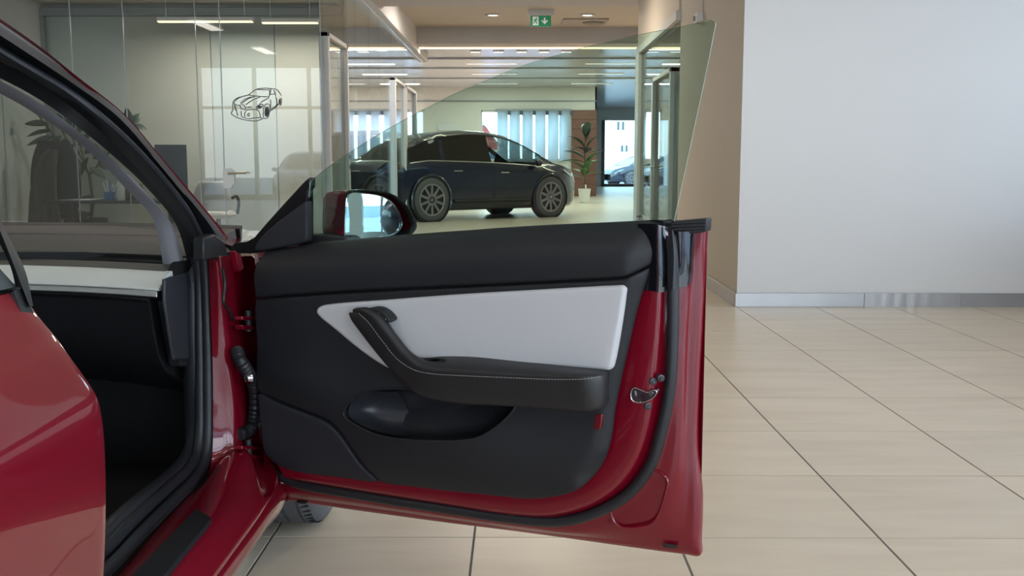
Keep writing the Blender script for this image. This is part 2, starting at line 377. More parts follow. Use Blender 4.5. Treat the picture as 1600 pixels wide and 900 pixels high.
# ---- white wall block on the right and its skirtings
wr = ST(MB().box(CX1, 6.5, WY, WY + 0.25, 0, 3.9).build('wall_right', WALLW, smooth=False))
ws = ST(MB().box(CX1, CX1 + 0.2, WY + 0.25, GY, 0, 3.9).build('wall_side', WALLB, smooth=False))
mbp = MB().add([(CX1 - .001, WY + .0, 0.0), (CX1 - .001, WY + .25, 0), (CX1 - .001, WY + .25, 3.9), (CX1 - .001, WY, 3.9)], [(0, 1, 2, 3)])
ST(mbp.build('wall_return', WALLB, smooth=False))
ST(MB().box(CX1 + .2, 6.5, GY - .2, GY, 0, 3.9).build('wall_inner', WALLB, smooth=False))
sk = ST(MB().box(CX1 - .012, 2.62, WY - .012, WY, 0, 0.105).build('baseboard_right', SKIRT, bevel=0.002))
for a, b_, z in ((2.623, 3.35, .106), (3.352, 6.4, .105)):
    q = MB(); nx = 24
    V = []
    for i in range(nx + 1):
        x = a + (b_ - a) * i / nx; dn = 0.004 * math.sin(i * 1.9) * math.exp(-((i - 9) / 6.0) ** 2)
        V += [(x, WY - .012 - dn * .3, 0), (x, WY - .012 + dn, z * .5), (x, WY - .012, z), (x, WY, z)]
    Fq = [(i * 4 + k, i * 4 + 4 + k, i * 4 + 5 + k, i * 4 + 1 + k) for i in range(nx) for k in range(3)]
    mesh('skirting_length', V, Fq, SKIRT, sk)
ST(MB().box(CX1 - .012, CX1, WY, GY, 0, 0.105).build('baseboard_side', SKIRT, bevel=0.002))
# ---- ceilings and beams
ST(MB().box(-9, 6.5, -8, GY, 3.9, 4.1).build('ceiling', CEILW, smooth=False))
ST(MB().box(-9, CX1 + .2, GY - .12, GY - .02, 3.19, 3.9).build('wall_bulkhead', WALLW, smooth=False))
ST(MB().box(OX, 6.5, GY + .02, 15.1, 3.3, 3.5).build('ceiling_passage', CEILW, smooth=False))
ST(MB().box(-9, 6.5, 15.1, 19.8, 3.6, 3.8).build('ceiling_recess', mat('ceiling_warm', (0.60, 0.53, 0.45), rough=0.7, var=0.02), smooth=False))
ST(MB().box(-9, 6.5, 19.8, 20.3, 3.3, 3.8).build('trim_1', CEILW, bevel=.01))
ST(MB().box(OX - .16, OX + .1, GY - .02, 22.3, 3.18, 3.62).build('trim_2', mat('beam_white', (0.66, 0.65, 0.64), rough=0.6), bevel=.01))
ST(MB().box(CX1 - .02, CX1 + .2, GY, 14.3, 2.62, 3.6).build('wall_header', WALLB, smooth=False))
cf = ST(MB().box(-9, 6.5, 20.3, 32.2, 3.34, 3.6).box(PY(932, 200, 32).x - .05, 6.5, 32.2, 44.2, 3.34, 3.6).build('ceiling_far', CEILG, smooth=False))
for n_, y in enumerate((22.9, 25.3, 28.4)):
    ST(MB().box(-9, 6.5, y, y + .9, 3.30, 3.34).build('trim_%d' % (n_ + 3), CEILG, bevel=.02))
# ---- outer shell of the hall
ST(MB().box(-9.2, -9, -8, 32.2, 0, 4.1).build('wall_left', WALLW, smooth=False))
ST(MB().box(6.5, 6.7, WY, 46, 0, 4.1).build('wall_outer', WALLW, smooth=False))
FY = 32.0
px_ = lambda x, y, Y: PY(x, y, Y)
# far wall with blind windows: pieces round the openings
def far_wall():
    q = MB(); xa = px_(752, 200, FY).x; xb = px_(888, 200, FY).x; xw = px_(932, 200, FY).x
    zt = px_(800, 172, FY).z; zb = px_(800, 251, FY).z
    la, lb = -8.6, px_(648, 200, FY).x
    q.box(-9, la, FY, FY + .2, 0, 3.4); q.box(la, lb, FY, FY + .2, 0, zb); q.box(la, lb, FY, FY + .2, zt, 3.4)
    q.box(lb, xa, FY, FY + .2, 0, 3.4); q.box(xa, xb, FY, FY + .2, 0, zb); q.box(xa, xb, FY, FY + .2, zt, 3.4); q.box(xb, xw, FY, FY + .2, 0, 3.4)
    return q, (xa, xb, zb, zt, la, lb, xw)
q, (fxa, fxb, fzb, fzt, fla, flb, fxw) = far_wall()
ST(q.build('wall_far', mat('far_wall_cream', (0.66, 0.64, 0.58), rough=0.7), smooth=False))
ST(MB().box(-9, fxw, FY - .04, FY - .001, px_(800, 159, FY).z, px_(800, 157, FY).z).build('trim_8', FRAMEG, smooth=False))
ST(MB().box(fxb + .1, fxw, FY - .12, FY - .001, 0.0, 2.64).build('wall_wood', WOOD, smooth=False))
for k in range(9):
    boxo('wood_board', (fxb + .1, fxw, FY - .135, FY - .12, .10 + k * .282, .10 + k * .282 + .272), WOOD, bpy.data.objects['wall_wood'], .004)
ST(MB().box(fxw - .05, fxw, FY, 44, 0, 3.4).build('wall_passage', WALLW, smooth=False))
# end wall with glazed door
ex0, ex1 = px_(940, 200, 44).x, px_(1010, 200, 44).x; ezt = px_(950, 188, 44).z
ST(MB().box(fxw - .1, ex0, 44, 44.2, 0, 3.4).box(ex0, 6.5, 44, 44.2, ezt, 3.4).build('wall_end', WALLW, smooth=False))
d5 = ST(MB().box(ex0, ex0 + .14, 43.95, 44.1, 0, ezt).box(ex0, ex1, 43.95, 44.1, 0, .12).build('door_5', FRAMED, bevel=.01))
boxo('pane', (ex0 + .14, ex1 + 1.5, 44.0, 44.02, .12, ezt), GLS_FAC, d5)
# windows in the far wall
for nm, a, b_ in (('window_4', fxa, fxb), ('window_5', fla, flb)):
    q = MB(); q.box(a, b_, FY + .05, FY + .12, fzb, fzb + .06); q.box(a, b_, FY + .05, FY + .12, fzt - .06, fzt)
    nn = max(1, round((b_ - a) / 1.3))
    for i in range(nn + 1): x = a + (b_ - a) * i / nn; q.box(x - .03, x + .03, FY + .05, FY + .12, fzb, fzt)
    wv = ST(q.build(nm, FRAMEW, smooth=False))
    for i in range(nn): boxo('pane', (a + (b_ - a) * i / nn + .03, a + (b_ - a) * (i + 1) / nn - .03, FY + .08, FY + .09, fzb + .06, fzt - .06), GLS_FAC, wv)
# ---- facades behind and to the right of the camera
def facade(name, axis, c, lo, hi, step, zt=3.7):
    q = MB(); n = round((hi - lo) / step)
    bx = (lambda a, b_, d, z0, z1, q: q.box(c - d, c + d, a, b_, z0, z1)) if axis == 0 else (lambda a, b_, d, z0, z1, q: q.box(a, b_, c - d, c + d, z0, z1))
    bx(lo, hi, .08, 0, .14, q); bx(lo, hi, .08, zt, 4.1, q); bx(lo, hi, .05, 2.55, 2.63, q)
    xs = [lo + (hi - lo) * i / n for i in range(n + 1)]
    for x in xs: bx(x - .045, x + .045, .08, .14, zt, q)
    o = ST(q.build(name, FRAMEW, smooth=False))
    for i in range(n):
        for z0, z1 in ((.14, 2.55), (2.63, zt)):
            g = MB(); bx(xs[i] + .045, xs[i + 1] - .045, .006, z0, z1, g); g.build('pane', GLS_FAC, o, smooth=False)
    return o
facade('window_7', 0, 6.5, -8, WY, 2.6)
facade('window_8', 1, -8, -9, 6.5, 1.55)
ST(MB().box(5.3, 5.75, 1.2, 1.65, 0, 3.9).build('wall_column', WALLW, bevel=.01))
# ---- office: back wall, side wall, ceiling, glass
BY = 12.85; OLX = PY(70, 100, BY).x
ST(MB().box(OLX - .2, OX - .1, BY, BY + .15, 0, 3.3).build('wall_office_back', OFFW, smooth=False))
ST(MB().box(OLX - .2, OLX, GY + .02, BY, 0, 3.3).build('wall_office_left', WALLW, smooth=False))
ST(MB().box(-9, OLX, GY, GY + .15, 0, 3.3).build('wall_front_left', WALLW, smooth=False))
ST(MB().box(OLX, OX - .17, GY + .03, BY, 3.0, 3.17).build('ceiling_office', CEILW, smooth=False))
zh = PY(300, 12, BY - .05).z; zl = PY(300, 25, BY - .05).z
q = MB().box(OLX, OX - .12, BY - .08, BY, zl, zh).box(OLX, OLX + .045, BY - .08, BY, 0, zl)
ST(q.build('trim_7', FRAMEG, bevel=.004))
# recessed panels on the office back wall
tb = bpy.data.objects['wall_office_back']
pxs = [78, 195, 330, 430, 540]
for i in range(4):
    a = PY(pxs[i], 100, BY - .02).x + .006; b_ = PY(pxs[i + 1], 100, BY - .02).x - .006
    boxo('wall_panel', (a, b_, BY - .022, BY, .1, zl), mat('office_panel_%d' % (i % 2), ((0.34, 0.365, 0.34), (0.37, 0.365, 0.32))[i % 2], rough=0.5, var=.03, nscale=1), tb, .003)
# front glass
jx = [PY(a, 100, GY).x for a in (-160, 0, 113, 195, 307, 345)] + [OX]
w1 = ST(MB().box(OLX, OX + .02, GY - .03, GY + .03, 0, .06).box(OLX, OX + .02, GY - .03, GY + .03, 3.12, 3.19).build('window_1', FRAMEW, smooth=False))
jx = [x for x in jx if x > OLX + .1]; jx = [OLX] + jx
for i in range(len(jx) - 1):
    boxo('pane', (jx[i] + .003, jx[i + 1] - .003, GY - .006, GY + .006, .06, 3.12), GLS_OFF, w1)
    boxo('joint', (jx[i + 1] - .004, jx[i + 1] + .004, GY - .007, GY + .007, .06, 3.12), mat('glass_joint', (.33, .37, .37), rough=.3), w1)
# lever handle with its white plate on the glass door
ph = PY(349, 277, GY - .03)
q = MB(); pa = [PY(a, b_, GY - .012) for a, b_ in ((348, 263), (360, 263), (366, 268), (367, 286), (361, 294), (350, 294))]
hp = mesh('lock_plate', [], [], PAPER, w1) if False else MB().prism(pa, (0, -.02, 0)).build('lock_plate', POTW, w1)
h0 = PY(357, 271, GY - .05)
MB().tube([PY(357, 271, GY - .03), h0, PY(385, 270, GY - .07)], .011, 8).build('lever_handle', mat('brass_satin', (.6, .52, .42), rough=.35, metal=.8), w1)
# side glass of the office (along the passage)
w2 = ST(MB().box(OX - .03, OX + .03, GY, 22.2, 0, .06).build('window_2', FRAMEW, smooth=False))
ys = [GY, 10.85, 12.15, 13.0, 14.2, 15.2, 16.7, 18.4, 20.3, 22.2]
for i in range(len(ys) - 1):
    z0 = 2.46 if i in (1, 6, 7) else .06
    boxo('pane', (OX - .006, OX + .006, ys[i] + .003, ys[i + 1] - .003, z0, 3.17), GLS_OFF, w2)
def gdoor(name, X, y0, y1, zt, m, lever=False, post=.06):
    q = MB(); q.box(X - .05, X + .05, y0, y0 + post, 0, zt); q.box(X - .05, X + .05, y1 - post, y1, 0, zt); q.box(X - .05, X + .05, y0, y1, zt - .05, zt)
    o = ST(q.build(name, m, bevel=.006))
    boxo('leaf_pane', (X - .008, X + .008, y0 + post, y1 - post, .02, zt - .05), GLS_OFF, o)
    if lever:
        for s in (-1, 1):
            MB().tube([(X, y1 - .1, 1.03), (X + s * .06, y1 - .1, 1.03), (X + s * .06, y1 - .24, 1.03)], .012, 8).build('lever_handle', mat('brass_satin', (.6, .52, .42)), o)
        MB().box(X - .02, X + .02, y1 - .13, y1 - .07, .92, 1.12).build('lock_case', FRAMEW, o)
    return o
gdoor('door_1', OX, 10.86, 12.14, 2.43, FRAMEW, post=.085)
gdoor('door_2', OX, 16.72, 18.38, 2.43, FRAMEW, post=.12)
gdoor('door_3', OX, 18.42, 20.28, 2.43, FRAMEW, post=.12)
for dn, yy in (('door_1', 12.1), ('door_3', 20.2)):
    for z in (1.0, 1.12): boxo('lock_slot', (OX + .05, OX + .056, yy - .03, yy, z, z + .05), FRAMED, bpy.data.objects[dn])
# right partition
w3 = ST(MB().box(CX1 - .05, CX1 + .05, 13.95, 14.3, 0, 2.62).box(CX1 - .05, CX1 + .05, GY, 14.0, 2.52, 2.62).box(CX1 - .04, CX1 + .04, GY, 14.0, 0, .06).build('window_3', FRAMEW, bevel=.006))
yd0, yd1 = 11.0, 12.55
boxo('pane', (CX1 - .006, CX1 + .006, yd1, 13.95, .06, 2.52), GLS_OFF, w3); boxo('pane', (CX1 - .006, CX1 + .006, yd0, yd1, 2.1, 2.52), GLS_OFF, w3)
boxo('pane', (CX1 - .006, CX1 + .006, GY, yd0, .06, 2.52), GLS_OFF, w3)
gdoor('door_4', CX1, yd0, yd1, 2.08, FRAMEW, True, post=.09)
# outside ground and sky-side things
ST(MB().box(-60, 60, -60, 120, -.4, -.25).build('ground_outside', mat('asphalt', (.30, .30, .31), rough=.9, var=.2, nscale=2), smooth=False))

# ================================================================== THE RED CAR
XC = -1.50                                   # the car's centre line
car = thing('red_car', (XC, 1.4, 0), 'deep red saloon car with its front passenger door wide open', 'car')
mir = lambda p: Vector((2 * XC - p[0], p[1], p[2]))
# ---- front door: red shell lofted through the contours of its inner side, jamb, seal trough and outer flange
cont = [
 (-.035, [(1000,362),(1000,430),(985,500),(965,580),(945,660),(925,710),(895,745),(850,758),(760,752),(650,742),(550,732),(470,722),(420,700)]),
 (-.030, [(1024,362),(1027,440),(1022,520),(1014,600),(1003,667),(986,715),(952,757),(908,785),(860,799),(800,797),(700,782),(560,761),(440,738)]),
 (-.034, [(1030,362),(1033,440),(1029,520),(1020,600),(1010,667),(993,717),(960,760),(913,790),(860,804),(800,802),(700,787),(560,765),(444,745)]),
 (-.062, [(1042,362),(1043,440),(1042,520),(1038,600),(1026,667),(1008,720),(975,767),(925,797),(870,811),(800,808),(700,792),(560,770),(446,750)]),
 (-.076, [(1058,362),(1059,440),(1058,520),(1054,600),(1042,667),(1022,733),(986,777),(940,803),(887,818),(820,816),(700,799),(560,777),(445,757)]),
 (-.082, [(1074,362),(1074,440),(1070,520),(1067,600),(1062,680),(1052,748),(1022,800),(960,826),(895,832),(822,824),(700,807),(560,786),(440,768)]),
 (-.100, [(1084,362),(1082,440),(1077,520),(1074,600),(1073,690),(1072,765),(1052,838),(985,845),(898,837),(820,828),(700,811),(560,791),(432,774)]),
 (-.104, [(1096,362),(1092,440),(1087,520),(1084,600),(1083,695),(1087,765),(1084,855),(1000,852),(900,840),(820,830),(700,814),(560,795),(424,777)]),
 (-.112, [(1103,361),(1099,440),(1095,520),(1091,600),(1089,700),(1095.5,772),(1093,868),(1000,857),(900,843),(820,832),(700,817),(560,798),(415,777)])]
def corner(pts, last):
    f = cr([Vector((x, y, 0)) for x, y in pts], 10); A, B = f[56], f[64]
    a, b = ((1094, 845), (1070, 866)) if last == 2 else ((1086.5, 832), (1062, 855)) if last else ((A.x, A.y), (B.x, B.y))
    return pts[:6] + [a, pts[6], b] + pts[7:]
R_ = [[D(x, y, n) for x, y in corner(pts, 2 if n == -.112 else 1 if n == -.104 else 0)] for n, pts in cont]
def off(pts, du, dn, dz): return [p + EU * du + EN * dn + Vector((0, 0, dz)) for p in pts]
last = R_[-1]
R_.append(off(last, 0.001, -.012, 0))
door = rails('front_door', R_, RED, car, k=6, k2=3, ang=60)
# outer skin: belt to lower edge, hinge to rear edge
edge = cr(off(last, 0.0, -.012, 0), 3)
top = [W(UZ(edge[0])[0] + (0.02 - UZ(edge[0])[0]) * i / 12, UZ(edge[0])[1] - .002 * i, -.14 + .012) for i in range(13)]
outl = [UZ(p) for p in edge] + [UZ(p) for p in top[1:]]
nu = 13; lowz = lambda u: np.interp(u, *zip(*sorted([UZ(p) for p in edge[len(edge) // 2 - 2:]])))
Us = [0.0 + (UZ(edge[0])[0] - 0.0) * i / nu for i in range(nu + 1)]
Rs = []
for fr, dn in ((0, -.124), (.12, -.15), (.35, -.165), (.6, -.165), (.85, -.15), (1, -.124)):
    Rs.append([W(u, (1 - fr) * lowz(u) + fr * (UZ(edge[0])[1] - (.045 if i < nu else 0)), dn if 0 < i < nu else -.124) for i, u in enumerate(Us)])
rails('outer_skin', Rs, RED, door, k=3, k2=3)
# front end of the shell
fe = [D(398, 395, -.05), D(404, 600, -.05), D(414, 740, -.05), D(418, 777, -.1)]
rails('shell_front', [fe, off(fe, -.015, -.03, 0), off(fe, -.01, -.09, 0)], RED, door, k=4, k2=1)
# drain panel pressing near the rear lower corner, slot plugs
zst = [(955, 800), (1015, 733), (1042, 748), (1040, 770), (1022, 815), (1000, 823), (968, 822)]
pr = cr([D(x, y, -.0775) for x, y in zst], 5, True)
MB().tube(pr + [pr[0]], .0035, 8, False).build('pressed_bead', RED, door)
MB().prism([D(x, y, -.0985) for x, y in ((1037, 848), (1058, 850), (1058, 856), (1038, 854))], EN * .006).build('slot_plug', GLOSSBLK, door)
MB().prism([D(x, y, -.094) for x, y in ((466, 780), (481, 782), (481, 787), (467, 785))], EN * .006).build('slot_plug', GLOSSBLK, door)
for (x, y) in ((800, 805), (520, 769)): MB().prism([D(a, b, -.05) for a, b in ((x - 8, y - 2), (x + 6, y - 1), (x + 6, y + 2), (x - 8, y + 1))], EN * .005).build('clip', mat('clip_grey', (.3, .28, .25), rough=.5), door)
# weather seal
sp = [(1046,368),(1051,440),(1051,520),(1047,600),(1035,667),(1016,727),(981,772),(933,800),(880,814),(810,811),(700,795),(560,773),(455,752),(432,738)]
MB().tube(cr([D(x, y, -.052) for x, y in sp], 6), [.010] + [.0125] * 76 + [.007, .004], 10).build('weather_seal', RUBBER, door)
# ---- trim panels
zz = lambda px, py, n=0.0: UZ(D(px, py, n))
ub = [zz(x, y) for x, y in ((392, 395), (480, 381), (560, 374), (650, 367), (800, 356), (1022, 346))]
ztop = lambda u: np.interp(u, [a for a, b in ub], [b for a, b in ub])
def h_upper(u, z):
    d = ztop(u) - z; h = 0.0
    if d < .075: h -= .055 * (1 - d / .075) ** 2
    return h
ur0 = zz(977, 431)[0]; ur1 = zz(990, 350)[0]; zr0 = zz(977, 431)[1]; zr1 = zz(990, 350)[1]
def UR(z): return np.interp(z, [zr0, zr1], [ur0, ur1])
def h_up(u, z):
    h = h_upper(u, z); e = u - UR(z)
    if e > 0: h -= .85 * (math.sqrt(e * e + .008 ** 2) - .008)
    return h
upper = sheet('upper_trim', [(392,397),(398,394),(440,387),(480,381),(560,374),(650,367),(800,356),(950,349),(1012,346.5),(1021,348),(1022,356),(1021,372),(1015,400),(1010,414),(1006,417),(978,431),(970,432.5),(900,437),(800,442),(650,449),(520,456),(405,464.5),(398,465),(397,455)], .004, BLK, door, er=.006, ed=.006, hf=h_up, back=-.06, k=4)
pocket = [(541,643),(544,634),(552,624),(565,615),(582,609),(610,606.5),(645,607),(690,614),(740,626),(790,630),(806,634),(800,645),(788,658),(772,671),(755,680),(730,684),(680,684),(625,681),(590,674),(560,661),(545,652)]
LT = [(398,468),(405,467.5),(520,459.5),(650,452.5),(800,445.5),(900,440.5),(970,436),(979,434),(1006,420.5),(1010,418.5),(1008,428),(1004,442),(993,476),(978,540),(965,600),(957,640),(950,690),(940,722),(915,756),(895,769),(867,777),(823,782),(760,776),(700,771),(640,764),(590,758),(585,750),(572,730),(556,704),(544,685),(530,668),(515,656),(470,638),(430,623),(404,611),(401,600),(400,540)]
lr = [zz(*p) for p in ((979,434),(962,510),(947,590),(935,660),(925,705),(900,742))]
def h_low(u, z):
    h = 0.0
    uu = np.interp(z, [b for a, b in lr][::-1], [a for a, b in lr][::-1]); e = u - uu
    if e > 0: h -= .8 * (math.sqrt(e * e + .010 ** 2) - .010)
    # the bin swells out round its mouth, fading up and to the front
    a, b = zz(690, 690); q = math.exp(-((u - a) / .26) ** 2 - ((z - b) / .085) ** 2); h += .032 * q
    a, b = zz(470, 600); h += .012 * math.exp(-((u - a) / .12) ** 2 - ((z - b) / .06) ** 2)
    zb = zz(760, 776)[1]; dz = z - zb
    if dz < .05: h -= .012 * (1 - dz / .05) ** 2
    return h
lower, hole = sheet('lower_trim', LT, 0.0, BLK, door, er=.007, ed=.007, step=.012, hf=h_low, back=-.05, hole=pocket, k=3)
# bin: lofted bowl behind the mouth
hl = [Vector((u, z, n)) for u, z, n in hole]
cu = sum((p for p in hl), Vector()) / len(hl)
loops = [[W(p.x, p.y, p.z) for p in hl]]
for s, dn, dz in ((.985, -.006, .0), (.955, -.03, -.004), (.92, -.055, -.008), (.86, -.075, -.008), (.70, -.085, 0), (.3, -.088, 0)):
    loops.append([W(cu.x + (p.x - cu.x) * s, cu.y + (p.y - cu.y) * s + dz, p.z + dn) for p in hl])
n_ = len(hl); V = [p for l in loops for p in l]; Fq = [(i * n_ + j, i * n_ + (j + 1) % n_, (i + 1) * n_ + (j + 1) % n_, (i + 1) * n_ + j) for i in range(len(loops) - 1) for j in range(n_)]
Fq.append(tuple((len(loops) - 1) * n_ + j for j in range(n_)))
mesh('door_bin', V, Fq, BLK, door, True, 60)
MB().tube(loops[0] + [loops[0][0]], .0028, 6, False).build('bin_lip', BLK, door)
# rounded cup wall at the front of the bin
cupL = [(582,610,.003),(560,618,.006),(546,634,.010),(546,650,.014),(562,663,.02),(590,674,.024),(625,680.5,.026)]
cupM = [(600,612,-.035),(582,622,-.04),(574,638,-.04),(578,652,-.036),(592,664,-.03),(612,673,-.02),(636,680,-.005)]
cupN = [(612,612,-.045),(606,624,-.055),(606,640,-.058),(611,653,-.055),(620,664,-.05),(632,673,-.042),(645,680,-.03)]
cupR = [(622,612,-.048),(630,624,-.062),(637,640,-.07),(642,653,-.07),(646,664,-.066),(650,673,-.06),(654,680,-.05)]
cup = [[D(x, y, n) for x, y, n in r] for r in (cupL, cupM, cupN, cupR)]
rails('bottle_cup', cup, mat('bin_liner', (.022, .024, .03), rough=.38, var=.1), door, k=4, k2=3)
sheet('trim_backing', [(404,402),(600,385),(990,362),(1000,420),(985,480),(950,640),(930,715),(860,762),(760,762),(600,745),(440,725),(412,690),(408,560)], -.034, PLAST, door, er=.004, ed=.002, step=.05, k=2, hole=pocket, smooth_line=False)  # added black sheet, keeps light from showing through the trim seam
# speaker grille
def h_sp(u, z): return h_low(u, z) + .001
sheet('speaker_grille', [(404,615),(430,627),(470,642),(513,659.5),(527,671),(541,688),(553,707),(569,733),(583,755),(575,757),(520,750),(470,745),(440,738),(424,727),(412,708),(407,670),(404,630)], 0.0, GRILLE, door, er=.006, ed=.006, hf=h_sp, back=-.05, k=4)
# white insert
sheet('white_insert', [(493,489),(494.5,482),(501,478),(515,475.5),(600,469),(720,460),(850,452.5),(960,446.5),(972,446.5),(977,451),(976,462),(968,515),(958,568),(955,576),(949,579.5),(940,579),(800,572),(700,590),(640,592),(614,580),(595,571),(560,547),(520,514),(500,498)], .010, WHITEV, door, er=.009, ed=.009, hf=lambda u, z: min(0, h_low(u, z)) * .5, back=-.01, k=4)
# armrest and pull handle: one sweep through traced rails
def rl(n, pts, zo=0): return [D(x, y, n if not isinstance(n, list) else n[i]) for i, (x, y) in enumerate(pts)]
r1 = [(545,490),(549,500),(562,518),(582,544),(605,572),(632,602),(660,620),(700,629),(800,635),(880,641),(925,642),(943,634),(950,612)]
r1b = [(547,488),(552,497),(566,514),(587,541),(610,567),(637,592),(662,608),(702,614),(800,620),(880,626),(922,626),(942,617),(951,600)]
r2 = [(551,488),(562,490),(577,504),(598,532),(622,561),(648,578),(675,584),(710,586.5),(800,590.5),(870,593),(918,592),(940,588),(952,583)]
r3 = [(551,484),(566,484.5),(584,495),(606,523),(630,552),(654,571),(680,577),(715,579.5),(800,585),(870,588),(915,588),(937,585),(953,582)]
r4 = [(556,481),(574,481),(594,492),(616,520),(640,549),(662,564),(690,568),(730,570),(800,575),(870,580),(912,582),(935,581.5),(953,581)]
r5 = [(562,481),(580,482),(600,497),(622,526),(647,555),(666,559),(692,557),(740,558),(800,564),(870,571),(915,576),(937,578),(954,580)]
nn = lambda a, b, c: [a * .6, a * .9] + [a] * 3 + [(a + b) / 2] + [b] * 5 + [c, 0.0]
back_ = [p + EN * -.03 for p in rl(nn(.045, .040, .02), r1)]
ar = rails('armrest', [[p - EN * .055 + Vector((0, 0, .004)) for p in rl(nn(.05, .045, .02), r1)], rl(nn(.05, .05, .03), r1), rl(nn(.058, .062, .04), r1b), rl(nn(.062, .07, .045), r2), rl(nn(.066, .070, .045), r3), rl(nn(.055, .055, .035), r4), rl(nn(.012, .012, .012), r5), [p - EN * .03 for p in rl(nn(.012, .012, .012), r5)]], LEATHER, door, k=5, k2=3, ang=70)
st0 = cr([p + EN * .004 + Vector((0, 0, .001)) for p in rl(nn(.062, .07, .045), r2)][1:-1], 40); st = [st0[0]]
for p in st0[1:]:
    while (p - st[-1]).length >= .0022: st.append(st[-1] + (p - st[-1]).normalized() * .0022)
q = MB()
for i in range(0, len(st) - 2, 3): q.tube([st[i], st[i + 2] * .8 + st[i + 1] * .2], .0008, 5)
q.build('stitching', THREAD, door, kind='stuff')
# release button pod at the top of the handle, window switch
pod = [(572,483),(585,481.5),(597,487),(606,496),(608,501),(604,505),(597,505.5),(590,500),(580,491)]
pz = cr([D(x, y, .050) for x, y in pod], 5, True)
MB().prism(pz, -EN * .035).build('release_pod', PLAST, door, bevel=.003)
bt = cr([D(x, y, .0525) for x, y in [(586,488),(593,489),(601,496),(604,501),(599,502),(591,496)]], 4, True)
MB().prism(bt, -EN * .006).build('release_button', GLOSSBLK, door, bevel=.001)
sw = [D(680 + 20 * math.cos(t), 564 + 4.2 * math.sin(t), .035) for t in [2 * PI * i / 24 for i in range(24)]]
MB().prism(sw, EN * .008 + Vector((0, 0, .003))).build('window_switch', PLAST, door, bevel=.001)
MB().prism([D(a, b, .046) for a, b in ((670, 565), (676, 563), (686, 562.5), (682, 566), (674, 567))], Vector((0, 0, .002))).build('switch_notch', GLOSSBLK, door)
# red courtesy reflector
rf = cr([D(x, y, -.006) for x, y in ((935,648),(940,645),(945,647),(943,666),(938,670),(933,668))], 4, True)
rf = [D(x, y, -.006) for x, y in ((934.5,648),(937,646),(944.5,645.5),(945.5,647),(943,667),(941,669.5),(934,670),(933,668))]
MB().prism(rf, EN * .01 - EU * .003).build('courtesy_lens', REDLENS, door, bevel=.001)
# latch with its opening, and bolts
def ring(px, n): return cr([D(x, y, n) for x, y in px], 4, True)
lo_ = [(987,610),(991,606),(1003,610),(1012,613),(1022,609),(1026,612),(1022,620),(1012,626),(1003,629),(990,627),(986,621)]
L0 = ring(lo_, -.026); cen = sum(L0, Vector()) / len(L0)
ins = [cen + (p - cen) * .88 for p in L0]; deep = [p - EN * .03 + EU * .0 for p in [cen + (p - cen) * .75 for p in L0]]
MB().tube(L0 + [L0[0]], .0015, 8, False).build('latch_frame', CHROME, door)
MB().prism([cen + (p - cen) * .97 - EN * .0012 for p in L0], -EN * .02).build('latch_mouth', GLOSSBLK, door)
MB().prism([D(a, b, -.024) for a, b in ((1013, 615), (1020, 612), (1021, 615), (1014, 620))], -EN * .004).build('latch_claw', mat('claw_steel', (.25, .26, .28), rough=.3, metal=1), door, bevel=.001)
MB().prism([D(a, b, -.0245) for a, b in ((989.5, 610), (993.5, 611), (994.5, 620), (990, 618))], -EN * .004).build('latch_pawl', mat('claw_steel', (.25, .26, .28)), door, bevel=.001)
for x, y in ((1021, 596), (1033, 591), (1013, 635)):
    c = D(x, y, -.030); MB().lathe([(.0001, .003), (.004, .003), (.0045, .0015), (.0075, .001), (.008, -.001), (.008, -.01)][::-1], c, (EU * .75 + EN).normalized(), 12).build('latch_bolt', mat('bolt_black', (.05, .045, .05), rough=.35, metal=.6), door)
# gloss black jamb pieces and belt seal
ja = [[D(x, y, n) for (x, y) in p] for n, p in ((-.036, [(996, 350), (1000, 400), (996, 432), (992, 452)]), (-.024, [(1022, 350), (1022, 400), (1022, 435), (1021, 455)]), (-.024, [(1030, 352), (1031, 400), (1032, 435), (1031, 457)]), (-.045, [(1043, 354), (1045, 400), (1045, 435), (1044, 454)]))]
rails('jamb_applique', ja, GLOSSBLK, door, k=5, k2=4)
jb = [[D(x, y, n) for (x, y) in p] for n, p in ((-.064, [(1050, 362), (1057, 400), (1061, 430), (1060, 449)]), (-.070, [(1074, 362), (1074, 400), (1073, 430), (1072, 448)]), (-.095, [(1086, 361), (1084, 400), (1082, 430), (1080, 443)]))]
rails('rear_applique', jb, GLOSSBLK, door, k=5, k2=3)
bs = [(1018, 347.5), (1060, 345), (1104, 341), (1104.5, 345), (1103, 362), (1085, 365), (1052, 367), (1020, 366)]
MB().prism([D(x, y, -.075) for x, y in bs], -EN * .04).build('belt_seal', RUBBER, door, bevel=.002)
for k in range(3):
    MB().tube([D(1048, 350 + k * 5, -.073), D(1101, 347 + k * 5, -.073)], .002, 6).build('belt_rib', RUBBER, door)
MB().tube(cr([D(x, y, -.075) for x, y in ((482, 384), (600, 374), (800, 360), (1000, 350), (1050, 348))], 4), .007, 8).build('belt_strip', RUBBER, door)
# flap of the glass run hanging beside the jamb
fl = [[D(x, y, n) for x, y in p] for n, p in ((-.034, [(1046, 354), (1043, 400), (1043, 450)]), (-.028, [(1050, 358), (1053, 400), (1051, 452)]), (-.046, [(1056, 372), (1060, 410), (1061, 452)]))]
rails('glass_run_flap', fl, RUBBER, door, k=5, k2=3)
